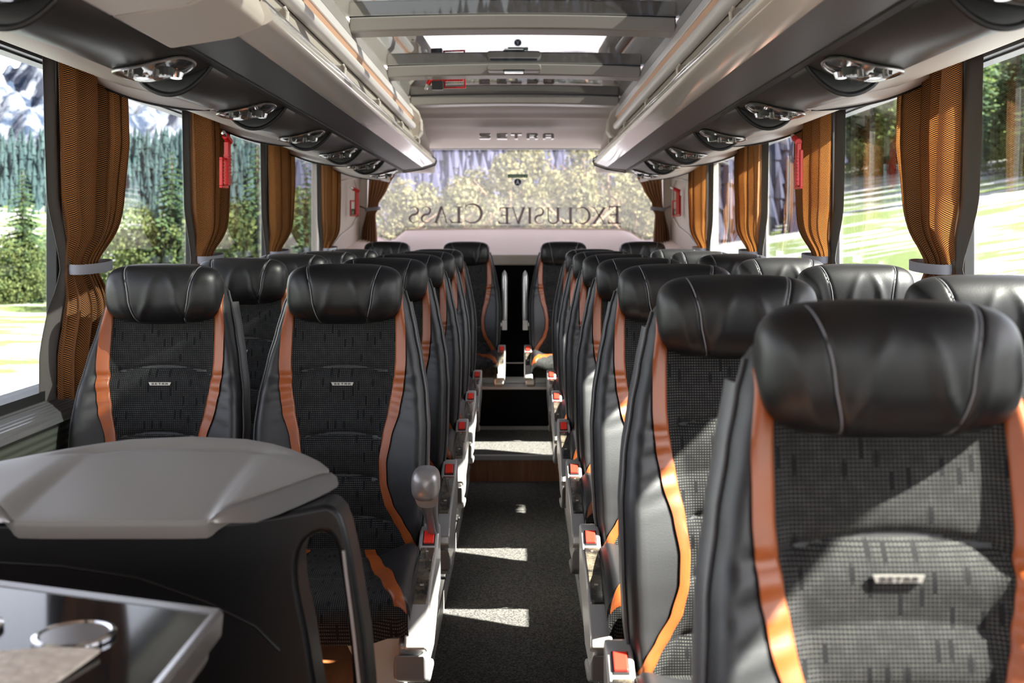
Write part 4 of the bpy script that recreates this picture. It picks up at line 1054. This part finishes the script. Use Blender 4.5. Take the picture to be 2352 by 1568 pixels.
# individual trees
def conifer(mat, seed, h=6, bare=.06, dens=1.0, rad=.27):
    q = random.Random(seed); r = empty('conifer', (0, 0, 0))
    mk('trunk', G().tube([(0, 0, -.3), (.02, 0, h*.5), (0, 0, h*.96)], [h*.018, h*.012, h*.002], 8), 'bark', r)
    g = G(); n = int(30*dens)
    for k in range(n):
        t = k/n; z = h*(bare+(1-bare)*t); L = h*rad*(1-t)**.85+h*.015
        m = int(9+6*(1-t))
        for j in range(m):
            a = 2*pi*j/m+q.random()*1.0; l = L*q.uniform(.7, 1.1); dz = -l*q.uniform(.22, .40); w2 = l*.20
            c, s_ = cos(a), sin(a)
            prev = None; seg = 4
            for e in range(seg):
                r0 = l*e/seg; r1 = l*(e+1)/seg*1.08; ww = w2*(1-.72*e/seg)*q.uniform(.7, 1.2)
                za = z+dz*(e/seg)**1.2; zb_ = z+dz*((e+1)/seg)**1.2
                for sd_ in (-1, 1):
                    g.add([(c*r0, s_*r0, za), (c*r1, s_*r1, zb_+.02*l), (c*(r0+r1)*.5-s_*ww*sd_*1.5, s_*(r0+r1)*.5+c*ww*sd_*1.5, (za+zb_)/2-ww*.9)], [(0, 1, 2)])
    mk('foliage', g, mat, r, flat=True); return r
def leafy(mat, seed, h=5, wd=2.2, n=5200, leafs=.085, trunk=True, name='leafy_tree'):
    q = random.Random(seed); r = empty(name, (0, 0, 0))
    g = G()
    if trunk:
        g.tube([(0, 0, -.3), (.05, 0, h*.3), (0, .05, h*.8)], [h*.022, h*.016, h*.004], 8)
        for k in range(9):
            a = q.random()*6.3; z = h*q.uniform(.2, .6); g.tube([(0, 0, z), (cos(a)*wd*.3, sin(a)*wd*.3, z+h*.15), (cos(a)*wd*.5, sin(a)*wd*.5, z+h*.25)], [h*.010, h*.006, h*.002], 5)
        mk('trunk', g, 'bark', r)
    bl_ = []
    for k in range(26):
        t = q.random(); a = q.random()*6.3; rr = wd*.5*(1-abs(t-.4)**1.5)*q.uniform(.1, .9); bl_.append((cos(a)*rr, sin(a)*rr, h*(.14+.74*t), q.uniform(.14, .24)*wd))
    g = G()
    for k in range(n):
        b = bl_[q.randrange(len(bl_))]; d = Vector((q.gauss(0, 1), q.gauss(0, 1), q.gauss(0, 1))).normalized()
        p = Vector(b[:3])+d*b[3]*q.uniform(.75, 1.05); nn = (d+Vector((q.gauss(0, .5), q.gauss(0, .5), q.gauss(0, .5)))).normalized()
        t1 = nn.orthogonal().normalized()*leafs*q.uniform(.6, 1.3); t2 = nn.cross(t1)
        g.add([p-t1*.5, p+t2*.5, p+t1*.7, p-t2*.5], [(0, 1, 2, 3)])
    mk('foliage', g, mat, r, flat=True); return r
def place(proto, first, x, y, sc, label, cat, group, dz=0):
    o = proto if first else copy_tree(proto); o.location = (x, y, gz(x, y)+H+dz); o.rotation_euler = (0, 0, rnd.random()*6.28); o.scale = (sc, sc, sc*rnd.uniform(.92, 1.08))
    tag(o, label, cat, group); return o
yl = [leafy('leaf_yellow', 11, 5, 3.4, 6500, .10), leafy('leaf_yellow', 12, 5, 3.0, 6500, .10)]
used = set()
def put(lst, i, *a):
    p = lst[i % len(lst)]; first = id(p) not in used; used.add(id(p)); return place(p, first, *a)
ylist = [(915, 26, 425), (985, 30, 420), (1060, 24, 430), (1175, 28, 345), (1100, 33, 400), (1265, 31, 400), (1330, 25, 380), (1400, 29, 345), (1460, 24, 420), (1230, 27, 450), (1010, 28, 450), (1375, 27, 440), (1500, 27, 430), (1130, 27, 450)]
ylist += [(1205, 33, 372), (1345, 34, 356), (1450, 32, 380), (890, 30, 440)]
for i, (u, y, v) in enumerate(ylist):
    y *= 1.45
    x = (u-1190)*y/F; hh = (541-v)*y/F+2.6+(y-45)*.05*(y > 45); put(yl, i, x, y, hh/4.75, 'pale yellow leafy tree behind the rear window, %s' % ('left of the green sticker', 'right of the green sticker')[u > 1190], 'tree', 'yellow trees %s of the green sticker behind the rear window' % ('left', 'right')[u > 1190])
cf = [conifer('needle', 21, 6), conifer('needle', 22, 6, .04, 1.0, .24)]
fl_ = [(52, 44, 395), (-60, 46, 380), (395, 40, 350), (590, 38, 340), (455, 52, 430), (120, 60, 470), (335, 56, 470), (705, 36, 380), (730, 44, 400), (660, 48, 420), (-130, 52, 420), (560, 56, 450)]
for i, (u, y, v) in enumerate(fl_):
    x = (u-1190)*y/F; hh = (541-v)*y/F-gz(x, y); put(cf, i, x, y, hh/6.0, 'dark green conifer standing in the meadow beyond the left windows', 'tree', 'dark conifers beyond the left windows')
bu = [leafy('leaf_green', 31, 2.4, 3.0, 4200, .075, False, 'bush'), leafy('leaf_green', 32, 2.4, 2.6, 4200, .075, False, 'bush')]
bl2 = [(20, 43, 560), (85, 44, 575), (-60, 45, 560), (-150, 43, 550), (300, 40, 520), (350, 43, 510), (410, 41, 530), (260, 45, 540), (570, 38, 500), (620, 40, 520), (520, 42, 530), (690, 38, 470), (730, 40, 480)]
for i, (u, y, v) in enumerate(bl2):
    x = (u-1190)*y/F; hh = (541-v)*y/F-gz(x, y); put(bu, i, x, y, hh/2.2, 'yellow green bush at the meadow edge beyond the left windows', 'bush', 'bushes beyond the left windows')
# right slope trees: tall trunks and mixed needles
cr = [conifer('needle', 41, 10, .30, 1.0, .16), conifer('needle_light', 42, 9, .05, 1.0, .20), conifer('needle', 43, 11, .12, 1.1, .17)]
k = 0
for row, (dx, n) in enumerate(((36.5, 13), (42.5, 13), (49, 13))):
    for j in range(n):
        x = dx+rnd.uniform(-.8, .8); y = 64+j*6.3+rnd.uniform(-1, 1)+row*2.5
        put(cr, (0, 1, 2, 1, 2)[(k*3+row) % 5], x, y, rnd.uniform(1.15, 1.7), 'tall conifer on the snowy slope beyond the right windows', 'tree', 'conifers on the right slope'); k += 1
br = [leafy('leaf_green', 51, 2.4, 3.0, 4200, .075, False, 'bush')]
for j in range(14):
    x = 34.5+rnd.uniform(-.8, 1.5); y = 70+j*7; put(br, 0, x, y, rnd.uniform(1.2, 2.2), 'green bush at the foot of the conifers beyond the right windows', 'bush', 'bushes on the right slope')
